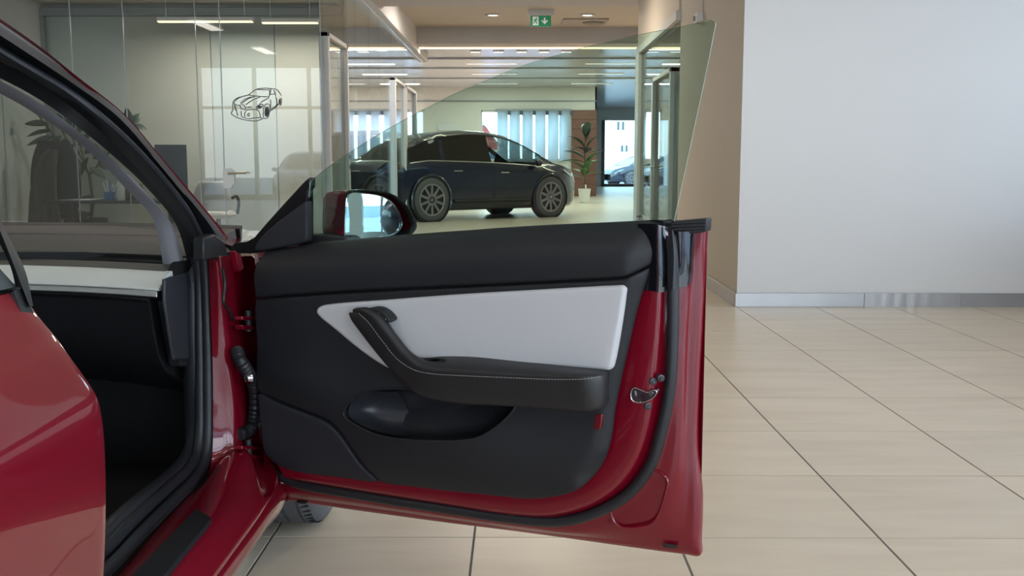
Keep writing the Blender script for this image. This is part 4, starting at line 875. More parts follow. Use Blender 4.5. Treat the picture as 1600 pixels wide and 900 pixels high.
# ================================================================== DARK SUV (built once, copied)
def make_suv():
    root = thing('dark_suv', (0, 0, 0), 'x', 'car')
    xs = np.array([-2.5, -2.46, -2.38, -2.25] + [-2.1 + .1 * i for i in range(43)] + [2.25, 2.36, 2.44, 2.48, 2.5])
    I = lambda x, a: float(np.interp(x, [p for p, q in a], [q for p, q in a]))
    rz = [(-2.5, .90), (-2.42, 1.02), (-2.25, 1.12), (-1.9, 1.36), (-1.5, 1.52), (-1.0, 1.63), (-.4, 1.68), (.1, 1.665), (.5, 1.60), (.9, 1.46), (1.3, 1.24), (1.62, 1.07), (1.9, 1.02), (2.2, .93), (2.4, .80), (2.5, .62)]
    bz = [(-2.5, .88), (-2.3, 1.0), (-1.5, 1.08), (0, 1.03), (1.0, .99), (1.62, .97), (2.0, .90), (2.3, .80), (2.5, .58)]
    hw_ = [(-2.5, .62), (-2.4, .78), (-2.2, .90), (-1.6, .985), (0, .985), (1.4, .985), (1.9, .95), (2.2, .85), (2.4, .68), (2.5, .5)]
    lz = [(-2.5, .44), (-2.2, .26), (-1.9, .19), (1.9, .19), (2.3, .21), (2.5, .30)]
    secs = []
    for x in xs:
        r, b, h, l = I(x, rz), I(x, bz), I(x, hw_), I(x, lz); b = min(b, r - .005)
        wt = h * .93 - .40 * (r - b)
        secs.append([(x, 0, l), (x, .85 * h, l), (x, .965 * h, l + .10), (x, .985 * h, l + .22), (x, h, l + (b - l) * .55), (x, .985 * h, l + (b - l) * .86), (x, .95 * h, b - .01), (x, .925 * h, b + (r - b) * .06), (x, wt + .02, b + (r - b) * .86), (x, wt * .86, b + (r - b) * .965), (x, wt * .5, r - .004), (x, 0, r)])
    nv = len(secs[0]); V = []
    for s in secs: V += [p for p in s] + [(p[0], -p[1], p[2]) for p in s]
    body = []; side = {k + d: [] for k in ('front', 'rear', 'quarter') for d in '01'}; ws = []; bk = []
    for i in range(len(xs) - 1):
        xm = (xs[i] + xs[i + 1]) / 2
        for m_ in (0, 1):
            for j in range(nv - 1):
                a = (i * 2 + m_) * nv + j; b = ((i + 1) * 2 + m_) * nv + j; f = (a, b, b + 1, a + 1)
                if j == 7 and .05 < xm < 1.28: side['front%d' % m_].append(f)
                elif j == 7 and -1.15 < xm < -.05: side['rear%d' % m_].append(f)
                elif j == 7 and -1.9 < xm < -1.2: side['quarter%d' % m_].append(f)
                elif j >= 9 and .55 < xm < 1.6: ws.append(f)
                elif j >= 9 and -2.2 < xm < -1.5: bk.append(f)
                else: body.append(f)
    b_ = mesh('body', V, body, NAVY, root, True, 60)
    gd = mat('privacy_glass', (.006, .007, .009), rough=.05, coat=1)
    for nm, fs, gm in [(k + '_window', side[k + d], GLS_DARK2 if k == 'front' else gd) for k in ('front', 'rear', 'quarter') for d in '01'] + [('windshield', ws, GLS_DARK2), ('back_window', bk, gd)]:
        used = sorted({i for f in fs for i in f}); mp = {k: n for n, k in enumerate(used)}
        mesh(nm, [V[k] for k in used], [tuple(mp[i] for i in f) for f in fs], gm, root, True, 60)
    sec = lambda x, j: Vector([np.interp(x, xs, [s[j][k] for s in secs]) for k in range(3)])
    for s in (1, -1):
        fl = lambda p: Vector((p.x, p.y * s, p.z))
        for x in (.02, 1.30, -1.17): MB().tube([fl(sec(x, j)) for j in (3, 4, 5, 6, 7)], .006, 5).build('door_seam', PLAST, root)
        MB().tube([fl(sec(x, 7)) + Vector((0, .004 * s, 0)) for x in np.arange(-1.9, 1.4, .2)], .011, 6).build('belt_chrome', SATIN, root)
        MB().tube([fl(sec(x, 8)) for x in np.arange(-1.7, 1.5, .2)], .012, 6).build('roof_line', PLAST, root)
        MB().tube([fl(sec(x, 3)) + Vector((0, 0.004 * s, -.05)) for x in np.arange(-.95, 1.0, .1)], .035, 6).build('sill_cladding', PLAST, root)
        for x in (.30, -.85): MB().tube([fl(sec(x, 5)) + Vector((-.1, .012 * s, -.02)), fl(sec(x, 5)) + Vector((.1, .012 * s, -.02))], .012, 6).build('door_handle', SATIN, root)
        c = fl(sec(1.12, 7)) + Vector((0, .12 * s, .06)); MB().ell(c, (.08, .11, .07)).build('wing_mirror', NAVY, root)
        hl = [fl(sec(x, 6)) + Vector((.012, .012 * s, dz)) for x, dz in ((1.86, .0), (2.05, -.01), (2.25, -.02), (2.38, -.05), (2.30, -.10), (2.08, -.06))]
        MB().prism(hl, (0, .02 * s, 0)).build('headlight', mat('headlamp', (.55, .65, .75), rough=.1, coat=1), root)
        tl = [fl(sec(x, 6)) + Vector((-.01, .012 * s, dz)) for x, dz in ((-2.05, 0), (-2.3, 0), (-2.4, -.04), (-2.3, -.1))]
        MB().prism(tl, (0, .02 * s, 0)).build('tail_light', REDLENS, root)
        for wx in (-1.48, 1.48):
            yo = .985 * s; ax = (0, s, 0)
            MB().lathe([(.0, -.16), (.445, -.16), (.445, .004), (.43, .006), (.0, .0)][::1], (wx, yo - .004 * s, .40), ax, 36).build('wheel_arch', PLAST, root)
            ar = [(wx + .45 * math.cos(t), yo + .004 * s, .40 + .45 * math.sin(t)) for t in [-.35 + (PI + .7) * i / 24 for i in range(25)]]
            MB().tube(ar, .022, 6).build('arch_flare', NAVY, root)
            c = Vector((wx, yo + .012 * s, .400))
            wl = MB().lathe([(.285, -.2), (.385, -.2), (.400, -.18), (.400, -.02), (.385, 0), (.345, .014), (.285, .006)], c, ax, 40).build('wheel', TYRE, root)
            MB().lathe([(.0, -.06), (.288, -.06), (.288, .004), (.272, .004), (.262, -.045), (.0, -.05)], c, ax, 32).build('rim', mat('rim_dark', (.03, .03, .032), rough=.4, metal=.5), wl)
            MB().lathe([(.268, .0), (.288, .0), (.292, .008), (.275, .012), (.264, .006)], c, ax, 32).build('rim_lip', RIM, wl)
            q = MB(); A = Vector((1, 0, 0)); B = Vector((0, 0, 1)); N_ = Vector(ax)
            for k in range(10):
                a = 2 * PI * k / 10
                d = A * math.cos(a) + B * math.sin(a); d2 = A * math.cos(a + .27) + B * math.sin(a + .27); d3 = A * math.cos(a - .27) + B * math.sin(a - .27); t = A * -math.sin(a) + B * math.cos(a)
                for e in (d2, d3): q.prism([c + N_ * -.012 + d * .05 - t * .012, c + N_ * .0 + e * .275 - t * .010, c + N_ * .0 + e * .275 + t * .010, c + N_ * -.012 + d * .05 + t * .012], N_ * .012)
            q.build('spokes', RIM, wl); MB().lathe([(.0, .0), (.035, .0), (.04, -.01), (.04, -.03)], c + N_ * .008, ax, 14).build('hub_cap', CHROME, wl)
    for sx_ in (-.42, .42):
        MB().box(-.15, .35, sx_ - .25, sx_ + .25, .4, .62).box(-.3, -.12, sx_ - .24, sx_ + .24, .5, 1.2).build('seat', PLAST, root, bevel=.04)
    MB().tube([(.75, .42 + .18 * math.cos(t), 1.0 + .18 * math.sin(t)) for t in [2 * PI * i / 20 for i in range(21)]], .018, 6).build('steering_wheel', PLAST, root)
    return root
GLS_DARK2 = glass('suv_glass', (0.72, 0.78, 0.76), refl=0.6)
suv = make_suv()
def put(o, p, ang, label, group=None):
    o.location = p; o.rotation_euler = (0, 0, ang); o['label'] = label
    if group: o['group'] = group
    return o
pr_, pf_ = PZ(676, 347, 0), PZ(861, 339.5, 0); hd = math.atan2(pf_.y - pr_.y, pf_.x - pr_.x); mid_ = (pr_ + pf_) / 2
print('SUV wheelbase', (pf_ - pr_).length, math.degrees(hd))
nrm = Vector((-math.sin(hd), math.cos(hd), 0))
suv_copy = [copy_tree(suv) for _ in range(7)]
put(suv, mid_ + nrm * .92, hd, 'dark navy SUV parked on the tiles of the back hall before the blinds')
_k = (pf_ - pr_).length / 2.96; suv.scale = (_k, _k, _k * 1.09)
put(suv_copy[0], PZ(985, 291, -.25) + Vector((1.1, 2.6, 0)), math.radians(205), 'dark car outside the far glazed door, farther one of the two', None)
put(suv_copy[1], PZ(1003, 292, -.25) + Vector((2.2, -1.2, 0)), math.radians(200), 'dark car outside the far glazed door, nearer one with bright nose', None)
put(suv_copy[2], Vector((5.0, 5.0, 0)), math.radians(92), 'dark display car beside the side windows, seen in the door mirror')
for k in range(4):
    put(suv_copy[3 + k], Vector((-7.0 + 3.4 * k, -13.5 - .3 * k, -.25)), math.radians(86 + 3 * k), 'dark car parked outside behind the front windows, reflected in the office glass', 'cars parked outside the front windows')

# ================================================================== BLINDS, PLANTS, HALL FITTINGS
def leaf(root, p, d, L, wd, m, droop=.25, up=Vector((0, 0, 1)), name='leaf'):
    d = Vector(d).normalized(); sd = d.cross(up); sd = sd.normalized() if sd.length > .05 else Vector((1, 0, 0)); nn = sd.cross(d).normalized()
    V = []; n = 7
    for i in range(n + 1):
        t = i / n; wv = wd * (math.sin(PI * min(1, t * .96 + .02)) ** .75) * (1 - .25 * t)
        c = p + d * (L * t) - up * (droop * L * t * t)
        V += [c - sd * wv * .5 + nn * wv * .12, c - nn * 0.0, c + sd * wv * .5 + nn * wv * .12]
    Fq = [(i * 3 + k, i * 3 + 3 + k, i * 3 + 4 + k, i * 3 + 1 + k) for i in range(n) for k in (0, 1)]
    o = mesh(name, V, Fq, m, root, True, 80)
    md = o.modifiers.new('solid', 'SOLIDIFY'); md.thickness = .0025
    return o
def blind(label, x0s, w_, n, Y):
    root = thing('vertical_blind', (x0s[0], Y, fzb), label, 'blind')
    boxo('head_rail', (x0s[0] - .05, x0s[-1] + w_ + .05, Y - .04, FY, fzt - .03, fzt + .03), FRAMEG, root, .004)
    for x in x0s:
        q = MB(); a = math.radians(14); c, s = math.cos(a) * w_, math.sin(a) * w_
        q.prism([(x, Y, fzb - .02), (x + c / 2, Y - s / 2 - .012, fzb - .02), (x + c, Y - s, fzb - .02), (x + c, Y - s, fzt - .04), (x + c / 2, Y - s / 2 - .012, fzt - .04), (x, Y, fzt - .04)][:3], (0, 0, fzt - fzb - .02)) if False else None
        q.add([(x, Y, fzb - .02), (x + c / 2, Y - s / 2 - .014, fzb - .02), (x + c, Y - s, fzb - .02), (x, Y, fzt - .04), (x + c / 2, Y - s / 2 - .014, fzt - .04), (x + c, Y - s, fzt - .04)], [(0, 1, 4, 3), (1, 2, 5, 4)])
        o = q.build('slat', BLIND, root); md = o.modifiers.new('solid', 'SOLIDIFY'); md.thickness = .004
        boxo('slat_clip', (x + c - .05, x + c + .09, Y - .03, Y + .01, fzt - .16, fzt - .03), FRAMED, root, .004)
    return root
bx_ = [PY(a, 200, FY - .15).x for a in (777, 796, 816, 836, 856, 874)]
blind('pale vertical blind of six slats beside the wood-clad wall', bx_, .335, 6, FY - .15)
bx2 = [PY(a, 200, FY - .15).x for a in range(478, 628, 20)]
blind('pale vertical blind seen through the office side glass', bx2, .34, 8, FY - .15)
# potted plant before the wood wall
pp = PZ(913, 317, 0)
pl = thing('potted_plant', pp, 'leafy green plant in a tapering white pot before the wood wall', 'plant')
MB().lathe([(.11, 0), (.125, .01), (.165, .36), (.17, .37), (.155, .37), (.14, .30), (.0, .30)], pp, (0, 0, 1), 28).build('pot', POTW, pl)
MB().tube([pp + Vector(v) for v in ((0, 0, .3), (.01, .01, .8), (-.01, 0, 1.3), (.02, 0, 1.75))], .014, 6).build('stem', LEAFD, pl)
MB().tube([pp + Vector(v) for v in ((.03, 0, .3), (.03, 0, .48))], .022, 6).build('label_stake', PAPER, pl)
for (dx, dz, ang, el, L) in ((-.02, .75, 2.6, .5, .5), (.0, .85, 3.6, .7, .55), (.0, .95, .3, .6, .5), (-.02, 1.05, 3.3, .3, .6), (.02, 1.0, 5.6, .9, .5), (.0, 1.2, 2.9, .55, .55), (.02, 1.25, .1, .5, .5), (.0, 1.35, 3.9, .4, .55), (.03, 1.4, 5.9, 1.0, .5), (.0, 1.5, 3.1, .75, .5), (.02, 1.6, .5, 1.25, .5), (.02, 1.7, 2.0, 1.3, .45), (.03, 1.72, 4.9, 1.2, .5), (.0, .7, 4.7, .8, .45), (.03, .8, 5.2, 1.1, .45), (-.02, .65, 3.2, .35, .5), (.02, .72, 6.1, .45, .45), (-.02, 1.15, 3.4, .6, .55), (.02, 1.12, 6.2, .7, .5), (-.01, 1.42, 3.3, .9, .45), (.02, 1.3, 5.0, .5, .5)):
    leaf(pl, pp + Vector((dx, 0, dz)), (math.cos(ang) * math.cos(el), math.sin(ang) * math.cos(el), math.sin(el)), L * 1.2, .27, LEAF if dz < 1.1 else LEAFD, .3)
a, b = PY(684, 204, FY - .03), PY(721, 194, FY - .03)
boxo('wall_board', (a.x, b.x, FY - .03, FY, a.z, b.z), POTW, None, .004, label='plain white board on the far wall behind the dark SUV roof', cat='board')
# exit sign
sy = 17.5
s0, s1 = PY(829, 24.5, sy), PY(861, 41.5, sy)
es = thing('exit_sign', ((s0.x + s1.x) / 2, sy, s1.z), 'green emergency exit sign with running figure and down arrow under the ceiling', 'sign')
boxo('sign_box', (s0.x, s1.x, sy - .012, sy + .03, s1.z, s0.z), GREEN, es, .004)
boxo('sign_bracket', (s0.x - .05, s1.x + .05, sy - .005, sy + .025, s0.z, 3.6), FRAMEW, es, .002)
SP = lambda x, y: PY(x, y, sy - .0125)
q = MB(); dz_ = (0, -.002, 0)
q.prism([SP(x, y) for x, y in ((849.8, 27.5), (852.2, 27.5), (852.2, 33.5), (855, 30.8), (856.2, 32.5), (851, 38), (845.8, 32.5), (847, 30.8), (849.8, 33.5))], dz_); q.build('arrow', SIGNW, es)
q = MB(); q.prism([SP(x, y) for x, y in ((832.3, 25.8), (841.5, 25.8), (841.5, 39.5), (832.3, 39.5))], dz_); q.build('doorway', SIGNW, es)
SP2 = lambda x, y: PY(x, y, sy - .0150); q = MB()
hx = [SP2(838.3 + 1.05 * math.cos(t), 28 + 1.05 * math.sin(t)) for t in [2 * PI * i / 12 for i in range(12)]]; q.prism(hx, dz_)
for a in (((836, 29.6), (838.6, 29.6), (837.6, 33.6), (835.2, 33.6)), ((836.3, 33), (837.8, 33), (839.4, 35.2), (838.6, 38.4), (837.5, 38.2), (838, 35.7)), ((835.2, 33), (836.6, 33.4), (835.2, 36.4), (832.8, 36.6), (832.8, 35.5), (834.4, 35.3)), ((838.2, 29.8), (840.8, 31.6), (840.4, 32.4), (837.8, 31)), ((835.8, 30), (836.2, 31), (834.4, 31.6), (833.7, 33.2), (832.9, 32.8), (833.8, 30.8))):
    q.prism([SP2(x, y) for x, y in a], dz_)
q.build('running_figure', GREEN, es)
# round downlights and the ceiling vent
for n, (x, lab) in enumerate(((770, 'round recessed ceiling light on the exit sign\'s open side'), (918, 'round recessed ceiling light beside the square vent'))):
    c = PZ(x, 23, 3.598); r = thing('downlight', c, lab, 'light')
    MB().lathe([(.10, -.02), (.135, -.02), (.14, -.012), (.14, 0), (.1, 0)], c, (0, 0, 1), 24).build('trim_ring', FRAMEW, r)
    MB().lathe([(.0, -.006), (.1, -.006), (.1, 0), (0, 0)], c, (0, 0, 1), 24).build('lamp_lens', LEDC, r)
c = PZ(915, 33, 3.6); va = thing('ceiling_vent', c, 'square ceiling vent with round diffuser next to a downlight', 'vent')
a0, a1, a2, a3 = [PZ(x, y, 3.6) for x, y in ((877, 37.5), (946, 37.5), (952, 28.5), (884, 28.5))]
boxo('plate', (a0.x, a1.x, a0.y - .05, a2.y + .05, 3.575, 3.6) if a0.y < a2.y else (a0.x, a1.x, a2.y, a0.y, 3.575, 3.6), mat('vent_grey', (.42, .38, .33), rough=.6), va, .004)
c2 = Vector(((a0.x * .3 + a1.x * .7), (a0.y + a2.y) / 2, 3.575)); MB().lathe([(.0, -.03), (.16, -.03), (.2, -.01), (.2, 0), (.0, 0)], c2, (0, 0, 1), 24).build('diffuser', mat('vent_dark', (.22, .2, .17), rough=.6), va)
# warm linear light along the beam and the row of four-cell spots behind it
c = Vector((0, 20.36, 3.3)); ls = thing('linear_light', c, 'long warm linear light under the ceiling beam across the hall', 'light')
boxo('housing', (-7, 5.5, 20.305, 20.42, 3.285, 3.338), FRAMEW, ls); boxo('tube_lens', (-7, 5.5, 20.302, 20.42, 3.262, 3.286), LEDW, ls)
area_light('linear_glow', (0, 20.36, 3.24), (12, .1), (0, 0, 0), 110, (1, .84, .66), ls)
for x in (567, 597, 743, 779, 815, 850, 885):
    c = PZ(x, 80 if x > 600 else 78, 3.335); r = thing('cell_spotlight', c, 'small four-cell spotlight recessed in the ceiling behind the linear light', 'light', 'four-cell spotlights')
    boxo('bezel', (c.x - .11, c.x + .11, c.y - .06, c.y + .06, 3.318, 3.34), FRAMEW, r, .003)
    for k in range(4): boxo('cell', (c.x - .095 + .05 * k, c.x - .055 + .05 * k, c.y - .03, c.y + .03, 3.312, 3.32), LEDC, r)
# small device on the side wall with its cable
c = PX(1096, 28, CX1); dv = thing('wall_device', c, 'small white box with cable high on the beige side wall', 'device')
boxo('case', (CX1 - .055, CX1, c.y - .10, c.y + .07, c.z - .045, c.z + .045), FRAMEW, dv, .006)
boxo('button', (CX1 - .07, CX1 - .055, c.y + .02, c.y + .055, c.z - .02, c.z + .02), FRAMEG, dv, .003)
MB().tube([(CX1 - .008, c.y - .07, c.z + .04), (CX1 - .008, c.y - .07, 3.9)], .006, 6).build('cable', FRAMEW, dv)

# ================================================================== OFFICE
def pend(x0, x1, y, lab):
    a, b = PY(x0, y, 12.0), PY(x1, y, 12.0); c = (a + b) / 2; r = thing('pendant_light', c, lab, 'light', 'office pendant lights')
    boxo('lamp_body', (a.x, b.x, 11.97, 12.03, a.z, a.z + .05), FRAMEW, r, .003); boxo('lamp_lens', (a.x + .01, b.x - .01, 11.966, 12.034, a.z - .008, a.z + .006), LEDW, r)
    for x in (a.x + .1, b.x - .1): MB().tube([(x, 12, a.z + .05), (x, 12, 3.0)], .003, 5).build('wire', SATIN, r)
    area_light('pendant_glow', (c.x, 12, a.z - .03), ((b.x - a.x), .05), (0, 0, 0), 20, (1, .95, .86), r)
pend(246, 396, 34, 'thin warm linear pendant light hanging in the glass office, the longer one')
pend(409, 498, 36, 'thin warm linear pendant light hanging in the glass office, the shorter one')
for o in bpy.data.objects:
    if o.name.startswith('pendant_light'): o.pop('group') if 'group' in o else None
# desk
DY = 11.25; da, db = PY(86, 318, DY), PY(288, 322, DY); dz = PY(150, 312, DY).z
desk = thing('office_desk', ((da.x + db.x) / 2, DY, 0), 'dark office desk behind the glass seen through the windscreen', 'desk')
boxo('desk_top', (da.x, db.x, DY - .35, DY + .28, dz - .03, dz), PLAST, desk, .004)
for x in (da.x + .04, db.x - .08):
    for y in (DY - .3, DY + .2): boxo('leg', (x, x + .05, y, y + .05, 0, dz - .03), PLAST, desk, .003)
def on(px, py, Y=DY - .1): p = PY(px, py, Y); return Vector((p.x, Y, dz))
# papers, bottle, cup, jug
a, b = on(95, 310, DY - .3), on(143, 310, DY - .3)
MB().add([(a.x, a.y, dz + .004), (b.x, a.y - .02, dz + .004), (b.x + .05, a.y + .25, dz + .012), (a.x + .06, a.y + .22, dz + .004)], [(0, 1, 2, 3)]).build('paper_sheet', PAPER, label='open white papers lying on the office desk', cat='paper').modifiers.new('s', 'SOLIDIFY').thickness = .006
c = on(189, 300, DY - .2); bo = thing('bottle', c, 'tall white pump bottle standing on the office desk', 'bottle')
MB().lathe([(.036, 0), (.04, .01), (.04, .18), (.03, .21), (.014, .225), (.0, .226)], c, (0, 0, 1), 18).build('bottle_body', POTW, bo); MB().lathe([(.014, .225), (.014, .26), (.0, .26)], c, (0, 0, 1), 12).build('cap', POTW, bo)
c = on(171, 300); cu_ = thing('pen_cup', c, 'blue cup crowded with blue pens on the office desk', 'cup')
MB().lathe([(.05, 0), (.06, .09), (.055, .09), (.045, .01), (0, .01)], c, (0, 0, 1), 18).build('cup_body', BLUEP, cu_)
for k in range(7): MB().tube([c + Vector((.02 * math.cos(k), .02 * math.sin(k), .02)), c + Vector((.07 * math.cos(k * 2.3), .05 * math.sin(k * 2.3), .17 + .02 * (k % 3)))], .006, 6).build('pen', BLUEP if k % 2 else PAPER, cu_)
c = on(206, 305, DY + .1); jg = thing('wicker_basket', Vector((c.x, c.y, dz)), 'brown rounded basket at the end of the office desk', 'basket')
MB().lathe([(.06, 0), (.11, .05), (.13, .12), (.12, .17), (.115, .17), (.12, .12), (.10, .06), (0, .02)], c, (0, 0, 1), 20).build('basket_body', mat('wicker', (.16, .11, .07), rough=.8, var=.4, nscale=60), jg)
# monitor
c = on(268, 300, DY + .1); mo = thing('monitor', c, 'black computer monitor turned away on the office desk', 'monitor')
z1 = PY(268, 226, DY + .1).z; x0_, x1_ = PY(243, 260, DY + .1).x, PY(292, 260, DY + .1).x
boxo('screen', (x0_, x1_, DY + .08, DY + .12, dz + .12, z1), PLAST, mo, .006); boxo('stand', (c.x - .03, c.x + .03, DY + .1, DY + .13, dz, dz + .3), PLAST, mo, .004); boxo('foot', (c.x - .12, c.x + .12, DY + .02, DY + .2, dz, dz + .012), PLAST, mo, .003)
# chairs
def office_chair(px, Y, lab, m, zt=1.12, wide=.5, face=0):
    c = Vector((PY(px, 300, Y).x, Y, 0)); r = thing('office_chair', c, lab, 'chair')
    q = [Vector((c.x + wide / 2 * sx * s, c.y - .02 + .05 * (1 - abs(sx)), z)) for sx, s, z in ()]
    R = []
    for z, wv in [(.52 + (zt - .50) * f, wv) for f, wv in ((0, .40), (.12, .47), (.36, .50), (.6, .48), (.8, .42), (1, .30))]:
        R.append([c + Vector((wv / .5 * wide * (k / 4 - .5), -.20 - .05 * math.cos((k / 4 - .5) * PI) + .04 * (z - .5), z)) for k in range(5)])
    rails('backrest', R, m, r, k=4, k2=3, solid=.05)
    MB().ell(c + Vector((0, .03, .47)), (wide * .5, .25, .055), 16, 8).build('seat', m, r)
    for s in (-1, 1): MB().tube(cr([c + Vector((s * wide * .5, .05, .47)), c + Vector((s * wide * .56, .04, .60)), c + Vector((s * wide * .55, -.02, .68)), c + Vector((s * wide * .52, -.18, .67))], 4), .018, 6).build('armrest', PLAST, r)
    MB().tube([c + Vector((0, 0, .06)), c + Vector((0, 0, .45))], .025, 8).build('gas_column', PLAST, r)
    for k in range(5):
        a = 2 * PI * k / 5 + .3; MB().tube([c + Vector((0, 0, .09)), c + Vector((.28 * math.cos(a), .28 * math.sin(a), .06))], [.022, .014], 6).build('foot', PLAST, r); MB().ell(c + Vector((.28 * math.cos(a), .28 * math.sin(a), .03)), (.03, .03, .03), 8, 6).build('castor', PLAST, r)
    return r
office_chair(100, 11.95, 'tall black office chair at the desk behind the glass', mat('chair_black', (.012, .012, .014), rough=.7), 1.30, .56)
office_chair(340, 12.12, 'pale grey chair near the glass office door', mat('chair_pale', (.42, .40, .37), rough=.6), .84, .42)
# coat over the chair's shoulder; its lighter brown paints in a glass reflection
cc = Vector((PY(72, 300, 11.65).x, 11.69, .45)); R = []
for z, w0, dx in ((.30, .40, .0), (.5, .34, .0), (.75, .30, .0), (.95, .26, .03), (1.12, .20, .07), (1.22, .10, .12)):
    R.append([Vector((cc.x + dx + w0 * (k / 6 - .5), cc.y - .10 - .03 * math.sin(k * 1.9 + z * 4), z)) for k in range(7)])
rails('coat', R, mat('coat_brown', (.07, .062, .055), rough=.9, var=.2, nscale=20), None, k=4, k2=3, solid=.03, label='brown-grey coat draped over the black office chair', cat='coat')
# office plant
op = Vector((PY(140, 300, 12.55).x, 12.55, 0)); r = thing('rubber_plant', op, 'tall dark-leaved plant in the corner of the glass office', 'plant')
MB().lathe([(.16, 0), (.18, .02), (.2, .4), (.18, .4), (.16, .32), (0, .32)], op, (0, 0, 1), 24).build('pot', PLAST, r)
br = [(136, 275), (150, 250), (120, 235), (100, 205), (72, 195), (128, 200), (205, 185)]
tr0 = op + Vector((0, 0, .32)); fk = PY(140, 272, 12.5)
MB().tube([tr0, (tr0 + fk) / 2 + Vector((.03, 0, 0)), fk], .02, 7).build('trunk', STEM, r)
for i, (x, y) in enumerate(((60, 180), (95, 200), (125, 225), (160, 240), (205, 185), (100, 180))):
    e = PY(x, y, 12.0 + .05 * (i % 3)); MB().tube(cr([fk, (fk + e) / 2 + Vector((0, 0, -.05)), e], 4), .010, 6).build('branch', STEM, r)
LV = [(70,182,52,168),(76,195,42,190),(80,205,43,208),(86,214,46,221),(90,224,58,231),(92,186,64,173),(98,196,84,176),(100,205,112,182),(104,215,88,238),(112,214,128,196),(116,224,104,250),(122,226,140,208),(126,236,112,258),(132,240,150,226),(138,246,126,268),(146,248,166,238),(152,256,172,262),(96,212,72,236),(118,206,122,184),(150,246,148,224),(206,196,196,167),(206,196,217,177),(208,198,225,199),(205,197,190,186),(140,262,160,274)]
for i, (x0, y0, x1, y1) in enumerate(LV):
    yy = 11.98 + .05 * (i % 4 - 1.5); p0 = PY(x0, y0, yy); p1 = PY(x1, y1, yy - .05 * (i % 3 - 1)); d_ = p1 - p0
    leaf(r, p0, d_, d_.length * 1.12, .115, LEAFD, .18, up=Vector((.25, -.75, .6)).normalized() if i % 2 else Vector((-.2, -.6, .75)).normalized())
# car line drawing stuck on the glass
DEC = """440,310 500,265 570,220 650,205 740,200 830,208|570,222 640,225 740,228 800,235|440,310 460,325 530,335 640,345 720,350 790,355|800,215 800,300 790,360|830,208 810,300|830,208 900,215 950,245 990,300 1005,330|870,230 900,300 905,340|810,310 905,300|165,430 220,380 330,345 440,318|190,430 240,385 300,355|290,460 360,400 480,350|320,465 420,390 540,345|380,490 500,410 640,350|620,480 680,430 790,370|165,430 150,500 155,580 130,630 140,660 210,710 360,755 470,775 600,770 680,735|165,430 190,480 240,500 290,500|200,500 215,600 190,560 175,480|290,470 370,520 380,570 300,560 285,500|410,540 480,530|560,540 620,495 690,490 650,540 580,560 560,540|380,590 480,575 590,585 625,640 640,720|380,600 360,650 370,720 450,740 520,720|520,730 620,715 680,730|690,600 700,530 740,480 790,485 810,540 800,620 770,710 730,735 695,720 690,600|720,600 730,550 760,530 785,560 785,620 760,690 735,700 720,660 720,600|815,400 820,480 815,560|815,600 880,560 960,480|820,575 890,530 950,470|960,470 980,390 1005,380 1010,430 995,500 970,480|905,360 930,400 930,470|220,600 240,690|300,600 310,700 350,720|420,650 440,640 440,690 410,690 420,650"""
q = MB()
for ln in DEC.split('|'):
    pts = [PY(350 + float(a.split(',')[0]) * .08885, 120 + float(a.split(',')[1]) * .08885, GY - .009) for a in ln.split()]
    q.tube(cr(pts, 4), .0042, 5)
for ell_, (ex, ey, rx, ry) in enumerate(((755, 620, 32, 78), (985, 440, 14, 50), (620, 525, 40, 20))):
    q.prism([PY(350 + (ex + rx * math.cos(t)) * .08885, 120 + (ey + ry * math.sin(t)) * .08885, GY - .009) for t in [2 * PI * i / 16 for i in range(16)]], (0, -.002, 0))
q.build('car_drawing', INK, label='dark line drawing of a car stuck on the office glass', cat='decal')

# ================================================================== OUTSIDE
rh = thing('red_house', PY(760, 251, 58) * 1 - Vector((0, 0, 0)), 'red timber house with white trim outside the blind window', 'house'); rh.location.z = -.25
hx0, hx1 = PY(735, 251, 58).x, PY(777, 251, 58).x; hy = 58
MB().box(hx0, hx1, hy, hy + 6, -.25, 2.1).build('wall', mat('house_red', (.45, .03, .025), rough=.7, var=.1), rh)
MB().prism([(hx0, hy, 2.1), (hx1, hy, 2.1), ((hx0 + hx1) / 2, hy, 3.1)], (0, 6, 0)).build('gable', mat('house_red', (1, 1, 1)), rh)
MB().prism([(hx0 - .3, hy - .2, 1.95), ((hx0 + hx1) / 2, hy - .2, 3.1), (hx1 + .3, hy - .2, 1.95), (hx1 + .3, hy - .2, 2.15), ((hx0 + hx1) / 2, hy - .2, 3.35), (hx0 - .3, hy - .2, 2.15)], (0, 6.4, 0)).build('roof', mat('house_roof', (.6, .6, .62), rough=.8), rh)
for k in range(2):
    x = hx0 + (hx1 - hx0) * (.22 + .45 * k); wn = boxo('window', (x, x + .55, hy - .06, hy, .5, 1.7), FRAMEW, rh); boxo('pane', (x + .08, x + .47, hy - .08, hy - .05, .6, 1.6), mat('pane_dark', (.05, .07, .09), rough=.1), wn)
wbx0, wbx1 = PY(920, 200, 75).x, PY(1010, 200, 75).x
wbd = thing('white_building', (wbx0 + 3, 76, -.25), 'bright white plastered building beyond the far glazed door', 'building')
MB().box(wbx0 - 2, wbx1 + 4, 75, 83, -.25, 8).build('facade', mat('plaster_white', (.8, .8, .8), rough=.8, var=.02), wbd)
for (x, y0, y1) in ((966, 190, 203), (973.5, 190, 203), (972, 227, 237), (979, 227, 237)):
    a, b = PY(x - 1.8, y1, 75), PY(x + 1.8, y0, 75); wn = boxo('window', (a.x, b.x, 74.95, 75.0, a.z, b.z), FRAMEG, wbd)
    boxo('pane', (a.x + .03, b.x - .03, 74.93, 74.96, a.z + .03, b.z - .03), mat('pane_dark', (.05, .07, .09)), wn)
